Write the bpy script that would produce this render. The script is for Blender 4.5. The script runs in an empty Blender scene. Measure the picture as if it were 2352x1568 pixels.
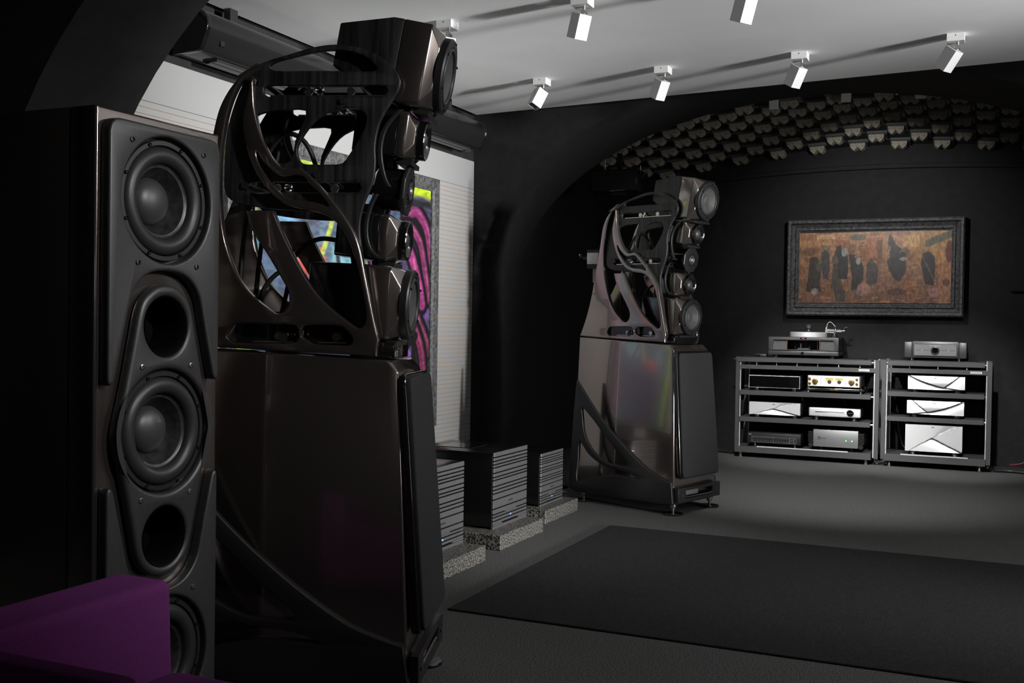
import bpy, bmesh, math, random
import numpy as np
from mathutils import Vector, Matrix
random.seed(7); rng = np.random.default_rng(7)
SC = bpy.context.scene
COL = SC.collection
PI = math.pi
# ------------------------------------------------------------------ camera
F_PX, CX, CY, CAM_H = 2450.0, 1176.0, 784.0, 1.2
YAW = math.radians(24.25); ROLL = math.atan(.0156)
HOR = 758 - .0156 * (2280 - CX)
PITCH = -math.atan((CY - HOR) * math.cos(ROLL) / F_PX)
_f0 = Vector((-math.sin(YAW), math.cos(YAW), 0)); _r0 = Vector((math.cos(YAW), math.sin(YAW), 0))
_f = _f0 * math.cos(PITCH) + Vector((0, 0, 1)) * math.sin(PITCH)
_u1 = _r0.cross(_f)
_r = _r0 * math.cos(ROLL) + _u1 * math.sin(ROLL); _u = -_r0 * math.sin(ROLL) + _u1 * math.cos(ROLL)
cam = bpy.data.cameras.new('camera'); camo = bpy.data.objects.new('camera', cam); COL.objects.link(camo)
cam.sensor_width = 36; cam.lens = 36 * F_PX / 2352; cam.clip_start = .05
camo.matrix_world = Matrix(((_r.x, _u.x, -_f.x, 0), (_r.y, _u.y, -_f.y, 0), (_r.z, _u.z, -_f.z, CAM_H), (0, 0, 0, 1)))
SC.camera = camo
# ------------------------------------------------------------------ exposure, world, lights
SC.view_settings.view_transform = 'Standard'; SC.view_settings.look = 'None'
SC.view_settings.exposure = 0.0; SC.view_settings.gamma = 1; SC.view_settings.use_curve_mapping = False
w = bpy.data.worlds.new('world'); SC.world = w; w.use_nodes = True
w.node_tree.nodes['Background'].inputs[0].default_value = (.9, .95, 1, 1)
w.node_tree.nodes['Background'].inputs[1].default_value = .004
def light(name, kind, loc, target, power, size=.1, spot=None, blend=.6, color=(1, 1, 1), sx=None):
    d = bpy.data.lights.new(name, kind); d.energy = power; d.color = color
    if kind == 'AREA':
        d.size = size
        if sx: d.shape = 'RECTANGLE'; d.size_y = sx
    else:
        d.shadow_soft_size = size
        if kind == 'SPOT': d.spot_size = math.radians(spot); d.spot_blend = blend
    o = bpy.data.objects.new(name, d); COL.objects.link(o); o.location = loc
    o.rotation_euler = (Vector(target) - Vector(loc)).to_track_quat('-Z', 'Y').to_euler()
    return o
# soft area light added out of view at the right as general fill
light('side_fill_light', 'AREA', (4.9, 4.2, 1.2), (-2.5, 5.2, 1.3), 75, 1.2, sx=1.7)
# added spot off to the right, brightening the slatted wall and speaker fronts
light('wall_fill_light', 'SPOT', (4.4, 3.85, .60), (-3.7, 5.75, 1.2), 2900, .12, 33, .85)
# lamp high at the right: grazes the ceiling, the fixtures' shadows run left
light('high_lamp_light', 'SPOT', (4.8, 3.72, 2.36), (-3.7, 5.7, 3.6), 5300, .24, 43, 1.0)
# long overhead area light, invented to lift the floor from the right
light('overhead_fill_light', 'AREA', (1.9, 4.6, 2.7), (-1.2, 5.2, .0), 8, 2.0, sx=.3)
# point light put behind the camera to lift the dark near sides
light('rear_fill_light', 'POINT', (2.2, -2.6, 2.4), (0, 0, 0), 14, .3)
# ceiling lamps' own beams, followed by two fill spots without a fixture
light('beam_rack_left', 'SPOT', (-1.5, 6.9, 2.62), (-1.45, 9.8, .5), 560, .05, 36, .8)
light('beam_rack_right', 'SPOT', (-.3, 6.9, 2.62), (-.42, 9.8, .5), 560, .05, 34, .8)
light('beam_painting', 'SPOT', (-1.0, 8.6, 2.60), (-1.0, 10.25, 1.8), 95, .05, 100, .9)
light('beam_floor', 'SPOT', (-.9, 6.4, 2.6), (-1.1, 8.1, 0), 330, .05, 66, 1.0)
light('beam_amplifiers', 'SPOT', (-1.80, 4.95, 2.60), (-2.35, 5.5, .2), 80, .05, 62, 1.0)
light('fill_sub', 'SPOT', (.65, 2.15, 2.45), (-2.05, 2.3, 1.62), 190, .07, 63, 1.0)  # extra unseen spot, brightens the subwoofer front and the chair
light('fill_near_speaker', 'SPOT', (1.6, 4.1, 2.5), (-1.6, 3.0, 1.15), 170, .06, 44, 1.0)  # extra unseen spot, lifts the near speaker's grille and pod fronts
# ------------------------------------------------------------------ materials
MATS = {}
def nodes(m): return m.node_tree.nodes, m.node_tree.links
def mat(name, col, rough=.5, metal=0., coat=0., spec=.5, emit=None, es=1., noise=None, bump=None, coat_rough=.03, aniso=0):
    """noise=(scale, amount, (sx,sy,sz)); bump=(scale, strength, distance)"""
    if name in MATS: return MATS[name]
    m = bpy.data.materials.new(name); m.use_nodes = True; N, L = nodes(m); b = N['Principled BSDF']
    b.inputs['Base Color'].default_value = (*col, 1); b.inputs['Roughness'].default_value = rough
    b.inputs['Metallic'].default_value = metal; b.inputs['Coat Weight'].default_value = coat
    b.inputs['Coat Roughness'].default_value = coat_rough; b.inputs['Specular IOR Level'].default_value = spec
    b.inputs['Anisotropic'].default_value = aniso
    if emit: b.inputs['Emission Color'].default_value = (*emit, 1); b.inputs['Emission Strength'].default_value = es
    tc = None
    def coords(scl=(1, 1, 1)):
        t = N.new('ShaderNodeTexCoord'); mp = N.new('ShaderNodeMapping'); mp.inputs['Scale'].default_value = scl
        L.new(t.outputs['Object'], mp.inputs['Vector']); return mp.outputs[0]
    if noise:
        nt = N.new('ShaderNodeTexNoise'); nt.inputs['Scale'].default_value = noise[0]; nt.inputs['Detail'].default_value = 4
        L.new(coords(noise[2] if len(noise) > 2 else (1, 1, 1)), nt.inputs['Vector'])
        r = N.new('ShaderNodeValToRGB'); a = noise[1]
        w_ = noise[3] if len(noise) > 3 else .2; r.color_ramp.elements[0].position = .5 - w_; r.color_ramp.elements[1].position = .5 + w_
        r.color_ramp.elements[0].color = (*[c * (1 - a) for c in col], 1); r.color_ramp.elements[1].color = (*[min(1, c * (1 + a)) for c in col], 1)
        L.new(nt.outputs['Fac'], r.inputs[0]); L.new(r.outputs[0], b.inputs['Base Color'])
    if bump:
        nb = N.new('ShaderNodeTexNoise'); nb.inputs['Scale'].default_value = bump[0]; nb.inputs['Detail'].default_value = 3
        L.new(coords(), nb.inputs['Vector']); bp = N.new('ShaderNodeBump'); bp.inputs['Strength'].default_value = bump[1]
        bp.inputs['Distance'].default_value = bump[2]; L.new(nb.outputs['Fac'], bp.inputs['Height']); L.new(bp.outputs[0], b.inputs['Normal'])
    MATS[name] = m; return m
CARPET = mat('carpet', (.08, .08, .078), .95, spec=.1, noise=(170, .7, (1, 1, 1), .16), bump=(300, .5, .004))
RUGM = mat('rug_black', (.019, .019, .019), .95, spec=.15, noise=(160, .55, (1, 1, 1), .18), bump=(300, .5, .003))
BLACKWALL = mat('black_wall', (.011, .011, .011), .8, spec=.25, noise=(14, .2), bump=(60, .15, .002))
CEIL = mat('ceiling_paint', (.88, .88, .88), .85, spec=.2, noise=(3, .03))
PANEL = mat('wall_panel_white', (.235, .235, .233), .55, spec=.3)
MDF = mat('groove_core', (.36, .2, .08), .8, noise=(120, .3))
BROWN = mat('bronze_lacquer', (.215, .182, .168), .19, metal=.9, coat=1.0, noise=(900, .12))
GLOSSBLK = mat('gloss_black', (.006, .006, .006), .12, coat=.6)
SATIN = mat('satin_black', (.012, .012, .012), .38)
BRUSH = mat('brushed_black', (.045, .045, .045), .42, metal=.45, noise=(60, .25, (1, 12, .35)))
GRILLE = mat('grille_cloth', (.023, .023, .024), .92, spec=.15, noise=(500, .3), bump=(700, .4, .002))
RUBBER = mat('rubber_surround', (.022, .022, .022), .42, spec=.4)
CONE = mat('paper_cone', (.02, .02, .02), .38, noise=(45, .5, (1, 1, 1)), bump=(150, .3, .001))
CAP = mat('dust_cap', (.035, .035, .035), .42, spec=.5)
PORTM = mat('port_black', (.002, .002, .002), .8, spec=.1)
GREYCONE = mat('grey_cone', (.045, .045, .044), .55, noise=(25, .3))
CHROME = mat('chrome', (.75, .75, .75), .12, metal=1)
STEEL = mat('steel', (.5, .49, .47), .28, metal=1)
SILVER = mat('silver_face', (.74, .74, .74), .42, metal=.55, noise=(200, .04, (1, 1, 20)))
WHITEAL = mat('white_aluminium', (.50, .50, .50), .4, metal=.2)
STRIPE = mat('dark_composite', (.012, .012, .012), .42, noise=(26, .9, (3, .1, .1)))
CARBON = mat('carbon_weave', (.046, .046, .046), .5, coat=.15, noise=(420, .6, (1, 1, 1)))
GRANITE = mat('granite', (.085, .081, .072), .5, noise=(120, 1.0, (1, 1, 1), .09), bump=(200, .2, .001))
AMPSIDE = mat('amp_black_gloss', (.004, .004, .004), .15)
AMPFRONT = mat('amp_slat', (.13, .13, .132), .36, metal=.5, noise=(150, .25, (1, .2, 6)))
PURPLE = mat('purple_wool', (.18, .037, .176), .9, spec=.15, noise=(700, .35), bump=(900, .5, .002))
DGREY = mat('dark_grey_tile', (.075, .075, .073), .8, noise=(60, .15))
BEIGE = mat('foamed_glass', (.26, .235, .19), .9, spec=.1, noise=(120, .5), bump=(160, .6, .004))
FRAMEM = mat('textured_frame', (.05, .05, .05), .6, noise=(45, .7), bump=(60, .9, .008))
BLKAL = mat('grey_aluminium', (.075, .075, .076), .4, metal=.6)
MIDAL = mat('mid_aluminium', (.30, .30, .30), .4, metal=.7, noise=(150, .08, (1, 1, 10)))
GLASSBLK = mat('black_glass', (.003, .003, .003), .05, coat=.5)
GOLD = mat('gold', (.75, .52, .2), .25, metal=1)
IVORY = mat('ivory_panel', (.83, .80, .74), .45)
METER = mat('meter_face', (.62, .50, .20), .5)
COPPER = mat('copper', (.6, .28, .15), .3, metal=1)
CABLE = mat('cable_rubber', (.012, .012, .012), .5)
REDCABLE = mat('cable_red', (.12, .006, .015), .5)
WHITECABLE = mat('cable_white', (.8, .8, .8), .4)
BLUELED = mat('led_blue', (.02, .05, .4), .4, emit=(.12, .25, 1), es=3)
GREENLED = mat('led_green', (.1, .4, .1), .4, emit=(.25, 1, .3), es=1.2)
PRINT = mat('print_white', (.5, .5, .5), .6)
PRINTD = mat('print_dark', (.02, .02, .02), .6)
LENS = mat('lamp_lens', (.9, .9, .9), .3, emit=(1, .96, .9), es=1.2)
# ------------------------------------------------------------------ mesh helpers
def newobj(name, me, parent=None, m=None, smooth=None):
    o = bpy.data.objects.new(name, me); COL.objects.link(o)
    if m is not None: me.materials.append(m)
    if parent is not None: o.parent = parent
    if smooth is not None:
        me.polygons.foreach_set('use_smooth', [True] * len(me.polygons)); me.set_sharp_from_angle(angle=math.radians(smooth))
    return o
def frombm(name, bm, m=None, parent=None, smooth=None):
    bmesh.ops.recalc_face_normals(bm, faces=bm.faces); me = bpy.data.meshes.new(name); bm.to_mesh(me); bm.free(); return newobj(name, me, parent, m, smooth)
def addbox(bm, c, s, rot=None):
    M = Matrix.Translation(c) @ (rot if rot is not None else Matrix.Identity(4)) @ Matrix.Diagonal((*s, 1))
    return bmesh.ops.create_cube(bm, size=1, matrix=M)['verts']
def box(name, x0, x1, y0, y1, z0, z1, m, parent=None, bev=0, seg=2):
    bm = bmesh.new(); addbox(bm, ((x0 + x1) / 2, (y0 + y1) / 2, (z0 + z1) / 2), (x1 - x0, y1 - y0, z1 - z0))
    if bev: bmesh.ops.bevel(bm, geom=bm.edges[:], offset=bev, segments=seg, profile=.5, affect='EDGES')
    return frombm(name, bm, m, parent, 35 if bev else None)
def mesh(name, vs, fs, m, parent=None, smooth=None):
    me = bpy.data.meshes.new(name); me.from_pydata([tuple(v) for v in vs], [], fs); me.update()
    bm = bmesh.new(); bm.from_mesh(me); bmesh.ops.recalc_face_normals(bm, faces=bm.faces); bm.to_mesh(me); bm.free()
    return newobj(name, me, parent, m, smooth)
def axmap(axis):
    """local (u, v, w) -> xyz; w is the axis direction"""
    return {'x': lambda u, v, w: (w, u, v), '-x': lambda u, v, w: (-w, -u, v), 'y': lambda u, v, w: (-u, w, v), '-y': lambda u, v, w: (u, -w, v), 'z': lambda u, v, w: (u, v, w)}[axis]
def lathe(name, prof, m, parent=None, axis='z', c=(0, 0, 0), seg=32, smooth=40, M=None):
    """prof: list of (radius, along-axis)"""
    f = axmap(axis); vs, fs = [], []
    rings = []
    for r, h in prof:
        if r < 1e-6: rings.append([len(vs)]); vs.append(f(0, 0, h))
        else:
            rings.append(list(range(len(vs), len(vs) + seg)))
            for k in range(seg):
                a = 2 * PI * k / seg; vs.append(f(r * math.cos(a), r * math.sin(a), h))
    for a, b in zip(rings, rings[1:]):
        for k in range(seg):
            k2 = (k + 1) % seg
            if len(a) == 1 and len(b) == 1: continue
            if len(a) == 1: fs.append((a[0], b[k], b[k2]))
            elif len(b) == 1: fs.append((a[k], a[k2], b[0]))
            else: fs.append((a[k], a[k2], b[k2], b[k]))
    T = Matrix.Translation(c) @ (M if M is not None else Matrix.Identity(4))
    return mesh(name, [T @ Vector(v) for v in vs], fs, m, parent, smooth)
def cyl(name, r, h0, h1, m, parent=None, axis='z', c=(0, 0, 0), seg=24, ch=0):
    p = [(0, h0), (r - ch, h0), (r, h0 + ch), (r, h1 - ch), (r - ch, h1), (0, h1)] if ch else [(0, h0), (r, h0), (r, h1), (0, h1)]
    return lathe(name, p, m, parent, axis, c, seg)
def catmull(pts, n=5, closed=True):
    P = [np.array(p, float) for p in pts]; out = []; N = len(P)
    for i in range(N if closed else N - 1):
        p0, p1, p2, p3 = (P[(i - 1) % N], P[i], P[(i + 1) % N], P[(i + 2) % N]) if closed else (P[max(i - 1, 0)], P[i], P[i + 1], P[min(i + 2, N - 1)])
        for k in range(n):
            t = k / n; out.append(tuple(.5 * ((2 * p1) + (-p0 + p2) * t + (2 * p0 - 5 * p1 + 4 * p2 - p3) * t * t + (-p0 + 3 * p1 - 3 * p2 + p3) * t ** 3)))
    if not closed: out.append(tuple(P[-1]))
    return out
def tube(name, pts, r, m, parent=None, seg=8, n=6, smoothpath=True):
    P = [Vector(p) for p in (catmull(pts, n, False) if smoothpath else pts)]
    vs, fs = [], []; up = Vector((0, 0, 1)); nrm = None
    for i, p in enumerate(P):
        t = (P[min(i + 1, len(P) - 1)] - P[max(i - 1, 0)]).normalized()
        if nrm is None: nrm = t.cross(up) if abs(t.z) < .95 else t.cross(Vector((1, 0, 0)))
        nrm = (nrm - t * nrm.dot(t)).normalized(); b = t.cross(nrm)
        for k in range(seg):
            a = 2 * PI * k / seg; vs.append(p + (nrm * math.cos(a) + b * math.sin(a)) * r)
    for i in range(len(P) - 1):
        for k in range(seg): fs.append((i * seg + k, i * seg + (k + 1) % seg, (i + 1) * seg + (k + 1) % seg, (i + 1) * seg + k))
    fs.append(tuple(range(seg))); fs.append(tuple(range((len(P) - 1) * seg, len(P) * seg)))
    return mesh(name, vs, fs, m, parent, 50)
def plate(name, outer, holes, mapf, thick, bev, m, parent=None, res=2, cuts=()):
    """flat piece with holes, rounded edges: outline in (a, b); mapf(a, b, w) -> xyz, w across the thickness"""
    cu = bpy.data.curves.new('tmp', 'CURVE'); cu.dimensions = '2D'; cu.fill_mode = 'BOTH'
    for ring in [outer] + list(holes):
        s = cu.splines.new('POLY'); s.points.add(len(ring) - 1)
        for p, q in zip(s.points, ring): p.co = (q[0], q[1], 0, 1)
        s.use_cyclic_u = True
    cu.extrude = max(thick / 2 - bev, 1e-4); cu.bevel_depth = bev; cu.bevel_resolution = res; cu.offset = -bev
    o = bpy.data.objects.new('tmp', cu); COL.objects.link(o)
    me = bpy.data.meshes.new_from_object(o.evaluated_get(bpy.context.evaluated_depsgraph_get())); bpy.data.objects.remove(o); bpy.data.curves.remove(cu)
    me.materials.clear(); me.name = name
    bm = bmesh.new(); bm.from_mesh(me)
    for ax, val in cuts:
        bmesh.ops.bisect_plane(bm, geom=bm.verts[:] + bm.edges[:] + bm.faces[:], plane_co=(val, 0, 0) if ax == 'a' else (0, val, 0), plane_no=(1, 0, 0) if ax == 'a' else (0, 1, 0), dist=1e-5)
    for v in bm.verts: v.co = mapf(v.co.x, v.co.y, v.co.z)
    bmesh.ops.remove_doubles(bm, verts=bm.verts, dist=1e-5); bmesh.ops.recalc_face_normals(bm, faces=bm.faces); bm.to_mesh(me); bm.free()
    return newobj(name, me, parent, m, 38)
def text(name, s, size, m, parent, M, depth=.0006):
    cu = bpy.data.curves.new('tmp', 'FONT'); cu.body = s; cu.size = size; cu.extrude = depth; cu.align_x = 'CENTER'; cu.align_y = 'CENTER'; cu.resolution_u = 2
    o = bpy.data.objects.new('tmp', cu); COL.objects.link(o)
    me = bpy.data.meshes.new_from_object(o.evaluated_get(bpy.context.evaluated_depsgraph_get())); bpy.data.objects.remove(o); bpy.data.curves.remove(cu)
    me.materials.clear(); me.name = name; me.transform(M); return newobj(name, me, parent, m)
def thing(name, label, cat, loc=(0, 0, 0), rz=0, group=None):
    o = bpy.data.objects.new(name, None); COL.objects.link(o); o.location = loc; o.rotation_euler = (0, 0, rz); o.empty_display_size = .1
    return tag(o, label, cat, group)
def tag(o, label, cat, group=None):
    o['label'] = label; o['category'] = cat
    if group: o['group'] = group
    return o
def struct(o): o['kind'] = 'structure'; return o
def dup(root, parent=None):
    c = root.copy(); COL.objects.link(c); c.parent = parent
    for ch in list(root.children): dup(ch, c)
    return c
def rrect(w, h, r, n=5, cx=0, cy=0):
    out = []
    for sx, sy, a0 in ((1, 1, 0), (-1, 1, 90), (-1, -1, 180), (1, -1, 270)):
        for k in range(n + 1):
            a = math.radians(a0 + 90 * k / n); out.append((cx + sx * (w / 2 - r) + r * math.cos(a), cy + sy * (h / 2 - r) + r * math.sin(a)))
    return out
FRONT_Y = Matrix.Rotation(PI / 2, 4, 'X')                      # text in XY -> standing in XZ, read from -Y
FRONT_X = Matrix.Rotation(PI / 2, 4, 'Z') @ FRONT_Y            # read from +X
# ------------------------------------------------------------------ the room
XL = -3.695; HC = 2.795
struct(box('floor', -4.6, 5.2, -4.2, 10.7, -.1, 0, CARPET))
struct(box('ceiling_upper', -4.6, 5.2, -4.2, 10.7, 3.3, 3.4, BLACKWALL))
# flat ceiling between the two arches; its far edge runs slightly askew
e0, e1 = 7.395, 6.49
ce = struct(mesh('ceiling', [(-3.66, 3.5, HC), (5.0, 3.5, HC), (5.0, e1, HC), (-3.66, e0, HC), (-3.66, 3.5, HC + .04), (5.0, 3.5, HC + .04), (5.0, e1, HC + .04), (-3.66, e0, HC + .04)],
     [(0, 1, 2, 3), (4, 5, 6, 7), (0, 1, 5, 4), (1, 2, 6, 5), (2, 3, 7, 6), (3, 0, 4, 7)], CEIL))
# left wall: black wall, groove core, slats
wl = struct(box('wall_left', -4.3, XL - .012, -4.2, 10.7, 0, 3.3, BLACKWALL))
box('panel_core', XL - .012, XL - .005, 3.5, 7.432, 0, 2.226, MDF, wl)
box('panel_top', XL - .012, XL, 3.5, 7.436, 2.228, 2.443, PANEL, wl, bev=.0015, seg=1)
s0 = None; PITCHS = .0324
for k in range(69):
    z1 = 2.2262 - k * PITCHS; z0 = max(z1 - .0296, .0)
    if z0 >= z1 - .004: break
    if s0 is None:
        bm = bmesh.new(); addbox(bm, (0, 0, 0), (.005, 7.436 - 3.5, .0296)); bmesh.ops.bevel(bm, geom=bm.edges[:], offset=.0008, segments=1, affect='EDGES')
        s0 = frombm('slat', bm, PANEL, wl); o = s0
    else:
        o = s0.copy(); COL.objects.link(o); o.parent = wl
    o.location = (XL - .0025, (7.436 + 3.5) / 2, z1 - .0148)
# walls out of view that close the room
struct(box('wall_right', 5.0, 5.2, -4.2, 10.7, 0, 3.3, BLACKWALL)); struct(box('wall_rear', -3.7, 5.0, -4.2, -4.0, 0, 3.3, mat('rear_wall_grey', (.2, .2, .2), .8)))
struct(box('wall_back', -3.75, 5.0, 10.3, 10.5, 0, 3.3, BLACKWALL))
def arch(name, y0, y1, xc, a, z0, b, xl, xr, n=40):
    vs, fs = [], []; top = 3.3
    pts = [(xc - a * math.cos(PI * k / n), z0 + b * math.sin(PI * k / n)) for k in range(n + 1)]
    pts = [(x, min(z, top - .02)) for x, z in pts]
    prof = [(xl, 0), (xc - a, 0)] + pts + [(xc + a, 0), (xr, 0)]
    m = len(prof)
    for y in (y0, y1):
        for x, z in prof: vs.append((x, y, z))
        for x, z in prof: vs.append((x, y, top))
    o1 = 2 * m
    for i in range(m - 1):
        if 2 <= i <= m - 4 or i in (0, m - 2):
            fs.append((i, i + 1, m + i + 1, m + i)); fs.append((o1 + i, o1 + i + 1, o1 + m + i + 1, o1 + m + i))
        if i not in (0, m - 2): fs.append((i, i + 1, o1 + i + 1, o1 + i))
    for i in (1, m - 3):
        pass
    # front faces between pier edge and first arch point are vertical lines (zero width)
    return struct(mesh(name, vs, fs, BLACKWALL, None, 30))
arch('wall_arch_back', 7.44, 8.36, -1.2, 2.5, 1.545, 1.42, -4.25, 5.0)
arch('wall_arch_front', 2.98, 3.5, -1.2, 2.4, 1.294, 1.79, -4.25, 5.0)
# shallow impost seam on the pier
struct(box('trim_1', XL - .01, XL + .004, 7.45, 8.36, 1.655, 1.663, BLACKWALL))
# vaulted ceiling behind the arch
def vz(x, y): d = x + 1.0; return 3.008 - .05 * d * d - .084 * (y - 8.85) ** 2
nx, ny = 50, 20; vs = []; fs = []
for j in range(ny + 1):
    for i in range(nx + 1):
        x = -3.72 + 5.1 * i / nx; y = 8.34 + 1.90 * j / ny; vs.append((x, y, vz(x, y) + .012))
for j in range(ny):
    for i in range(nx): a = j * (nx + 1) + i; fs.append((a, a + 1, a + nx + 2, a + nx + 1))
vault = struct(mesh('ceiling_vault', vs, fs, BLACKWALL, None, 40))
# band and cornice closing the vault at the back wall
def band(name, ya, yb, f0, f1, m):
    vs, fs = [], []; n = 30
    for i in range(n + 1):
        x = -3.72 + 5.1 * i / n
        vs += [(x, ya, f0(x)), (x, yb, f0(x)), (x, yb, f1(x)), (x, ya, f1(x))]
    for i in range(n):
        for k in range(4): a = 4 * i + k; b = 4 * i + (k + 1) % 4; fs.append((a, b, b + 4, a + 4))
    return struct(mesh(name, vs, fs, m, None, 40))
cor = lambda x: 2.655 - .03 * (x + 1) ** 2
band('trim_2', 10.22, 10.31, lambda x: cor(x) + .035, lambda x: 3.28, BLACKWALL)
band('trim_3', 10.24, 10.31, lambda x: cor(x), lambda x: cor(x) + .036, BLACKWALL)
# diffusers on the vault: grey tile, foamed block with two wedges, dark slot; checkerboard
cw, cd = .178, .19
bm = bmesh.new(); addbox(bm, (0, 0, 0), (cw * .96, cd * .96, .02)); tile_me = bpy.data.meshes.new('diffuser_tile'); bm.to_mesh(tile_me); bm.free(); tile_me.materials.append(DGREY)
bw, bd, h1, h2 = .128, .105, .034, .068
X = [-bw / 2, -bw / 4, 0, bw / 4, bw / 2]
vs = [(X[0], -bd / 2, 0), (X[4], -bd / 2, 0), (X[0], bd / 2, 0), (X[4], bd / 2, 0)]
front = [(x, -bd / 2 + (.012 if i % 2 else 0), -(h2 if i % 2 else h1)) for i, x in enumerate(X)]
back = [(x, bd / 2, -(h1 + .012 if i % 2 else h1 - .006)) for i, x in enumerate(X)]
vs += front + back
fs = [(0, 4, 5, 6, 7, 8, 1), (2, 3, 13, 12, 11, 10, 9), (0, 2, 9, 4), (1, 8, 13, 3)] + [(4 + i, 9 + i, 10 + i, 5 + i) for i in range(4)]
blk_me = bpy.data.meshes.new('diffuser_block'); blk_me.from_pydata(vs, [], fs); blk_me.update()
bmx = bmesh.new(); bmx.from_mesh(blk_me); bmesh.ops.triangulate(bmx, faces=bmx.faces); bmesh.ops.recalc_face_normals(bmx, faces=bmx.faces); bmx.to_mesh(blk_me); bmx.free(); blk_me.materials.append(BEIGE)
bm = bmesh.new(); addbox(bm, (0, 0, 0), (.02, .11, .012)); slot_me = bpy.data.meshes.new('diffuser_slot'); bm.to_mesh(slot_me); bm.free(); slot_me.materials.append(GLOSSBLK)
for i in range(-17, 7):
    for j in range(9):
        if (i + j) % 2: continue
        x = -.43 + i * cw; y = 8.62 + j * cd
        if x < -3.3 or x > .62: continue
        z = vz(x, y); sx = -.10 * (x + 1); sy = -2 * .084 * (y - 8.85)
        t = bpy.data.objects.new('diffuser_tile', tile_me); COL.objects.link(t); t.parent = vault; t.location = (x, y, z)
        t.rotation_euler = (math.atan(sy), -math.atan(sx), 0)
        b = bpy.data.objects.new('diffuser_block', blk_me); COL.objects.link(b); b.parent = t; b.location = (-.008, -.005, -.008)
        s = bpy.data.objects.new('diffuser_slot', slot_me); COL.objects.link(s); s.parent = t; s.location = (.076, 0, -.006)
# ------------------------------------------------------------------ rug
r = box('area_rug', -2.045, 1.35, 3.925, 6.0, 0, .009, RUGM, None, bev=.003, seg=1); tag(r, 'large flat black rug on the grey carpet in front of the speakers', 'rug')
# ------------------------------------------------------------------ drivers
def woofer(parent, c, R, axis='x', capm=CAP, conem=CONE, deep=.05, M=None, screws=8, capr=.40, kind='woofer'):
    """part: frame ring; sub-parts: surround, cone, dust_cap, screws. Faces +axis, c = centre of the front plane."""
    fr = lathe(kind, [(R * 1.0, -.012), (R * 1.0, .004), (R * .985, .007), (R * .915, .007), (R * .905, .002), (R * .905, -.02)], SATIN, parent, axis, c, 48, M=M)
    prof = []
    r0, r1 = R * .90, R * .615
    for k in range(13):
        a = PI * k / 12; prof.append(((r0 + r1) / 2 + (r0 - r1) / 2 * math.cos(a), -.006 + .022 * (R / .165) * math.sin(a)))
    lathe('surround', prof, RUBBER, fr, axis, c, 48, M=M)
    lathe('cone', [(R * .615, -.006), (R * .58, -.010), (R * .56, -.010), (R * .40, -deep), (0, -deep)], conem, fr, axis, c, 48, M=M)
    cp = [(R * capr, -deep * .98), (R * capr * .985, -deep * .93)]
    for k in range(1, 9):
        a = PI / 2 * k / 8; cp.append((R * capr * .96 * math.cos(a), -deep * .93 + deep * .62 * math.sin(a)))
    cp[-1] = (0, cp[-1][1]); lathe('dust_cap', cp, capm, fr, axis, c, 40, M=M)
    if screws:
        f = axmap(axis)
        for k in range(screws):
            a = 2 * PI * (k + .5) / screws; q = Vector(f(R * .95 * math.cos(a), R * .95 * math.sin(a), 0))
            if M is not None: q = M @ q
            lathe('screw', [(0, .011), (.0022, .011), (.0024, .008), (.0042, .008), (.0046, .012), (.0052, .010), (.0052, .004)], SATIN, fr, axis, Vector(c) + q, 10, M=M)
    return fr
# ------------------------------------------------------------------ subwoofer tower, front faces +X
sub = thing('subwoofer_tower', 'tall dark subwoofer cabinet with brushed black front panels beside the purple chair', 'subwoofer', (-2.09, 2.281, 0))
HW, ZT = .237, 1.739
b = box('cabinet', -.62, -.088, -HW, HW, .03, ZT, BROWN, sub, bev=.004, seg=2)
box('plinth', -.60, -.03, -HW + .02, HW - .02, 0, .04, SATIN, sub, bev=.003)
mapx = lambda off: (lambda a, b, w: (off + w, a, b))
YC = -.009
def mirror_y(half): return half + [(-y, z) for y, z in reversed(half)]
# upper panel with an arched cut-out below
half = [(0, 1.712)] + [(.175, 1.712), (.195, 1.708), (.207, 1.695), (.213, 1.675), (.213, 1.04), (.211, 1.028), (.205, 1.022), (.197, 1.025), (.190, 1.035)]
inner = [(.166, 1.125), (.148, 1.195), (.138, 1.235), (.128, 1.262), (.108, 1.29), (.080, 1.311), (.045, 1.323), (0, 1.327)]
top_half = half[1:] + catmull(inner, 4, False)[:-1] + [(0, 1.327)]
upper = top_half + [(-y, z) for y, z in reversed(top_half[:-1])]
def circle(r, cy, cz, n=56): return [(cy + r * math.cos(2 * PI * k / n), cz + r * math.sin(2 * PI * k / n)) for k in range(n)]
sh = lambda ring: [(y + YC, z) for y, z in ring]
ZM = .890; lower = [(y, 2 * ZM - z) for y, z in upper]
W1, P1, W2, P2, W3 = 1.517, 1.175, .889, .600, .262
plate('cabinet_front', rrect(2 * HW, ZT - .03, .004, 2, 0, (ZT + .03) / 2), [sh(circle(r_, 0, z_)) for r_, z_ in ((.155, W1), (.155, W2), (.155, W3), (.076, P1), (.076, P2))], mapx(-.045), .090, .007, BROWN, sub, 3)
def baffle(name, ring, holes, bv=.007):
    return plate(name, sh(ring), [sh(h) for h in holes], mapx(.016), .034, bv, BRUSH, sub, 3)
baffle('upper_baffle', upper, [circle(.172, 0, W1)])
lo = [(y, max(z, .045)) for y, z in lower]; baffle('lower_baffle', lo, [circle(.172, 0, W3)])
dh = [(0, 1.289), (.028, 1.286), (.055, 1.274), (.085, 1.250), (.104, 1.212), (.120, 1.145), (.139, 1.064), (.158, .99), (.172, .94), (.181, .905), (.183, .889)]
dia_h = catmull(dh, 4, False)
q1 = dia_h; q2 = [(y, 2 * ZM - z) for y, z in reversed(dia_h)][1:]
right = q1 + q2; dia = right + [(-y, z) for y, z in reversed(right[1:-1])]
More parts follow.
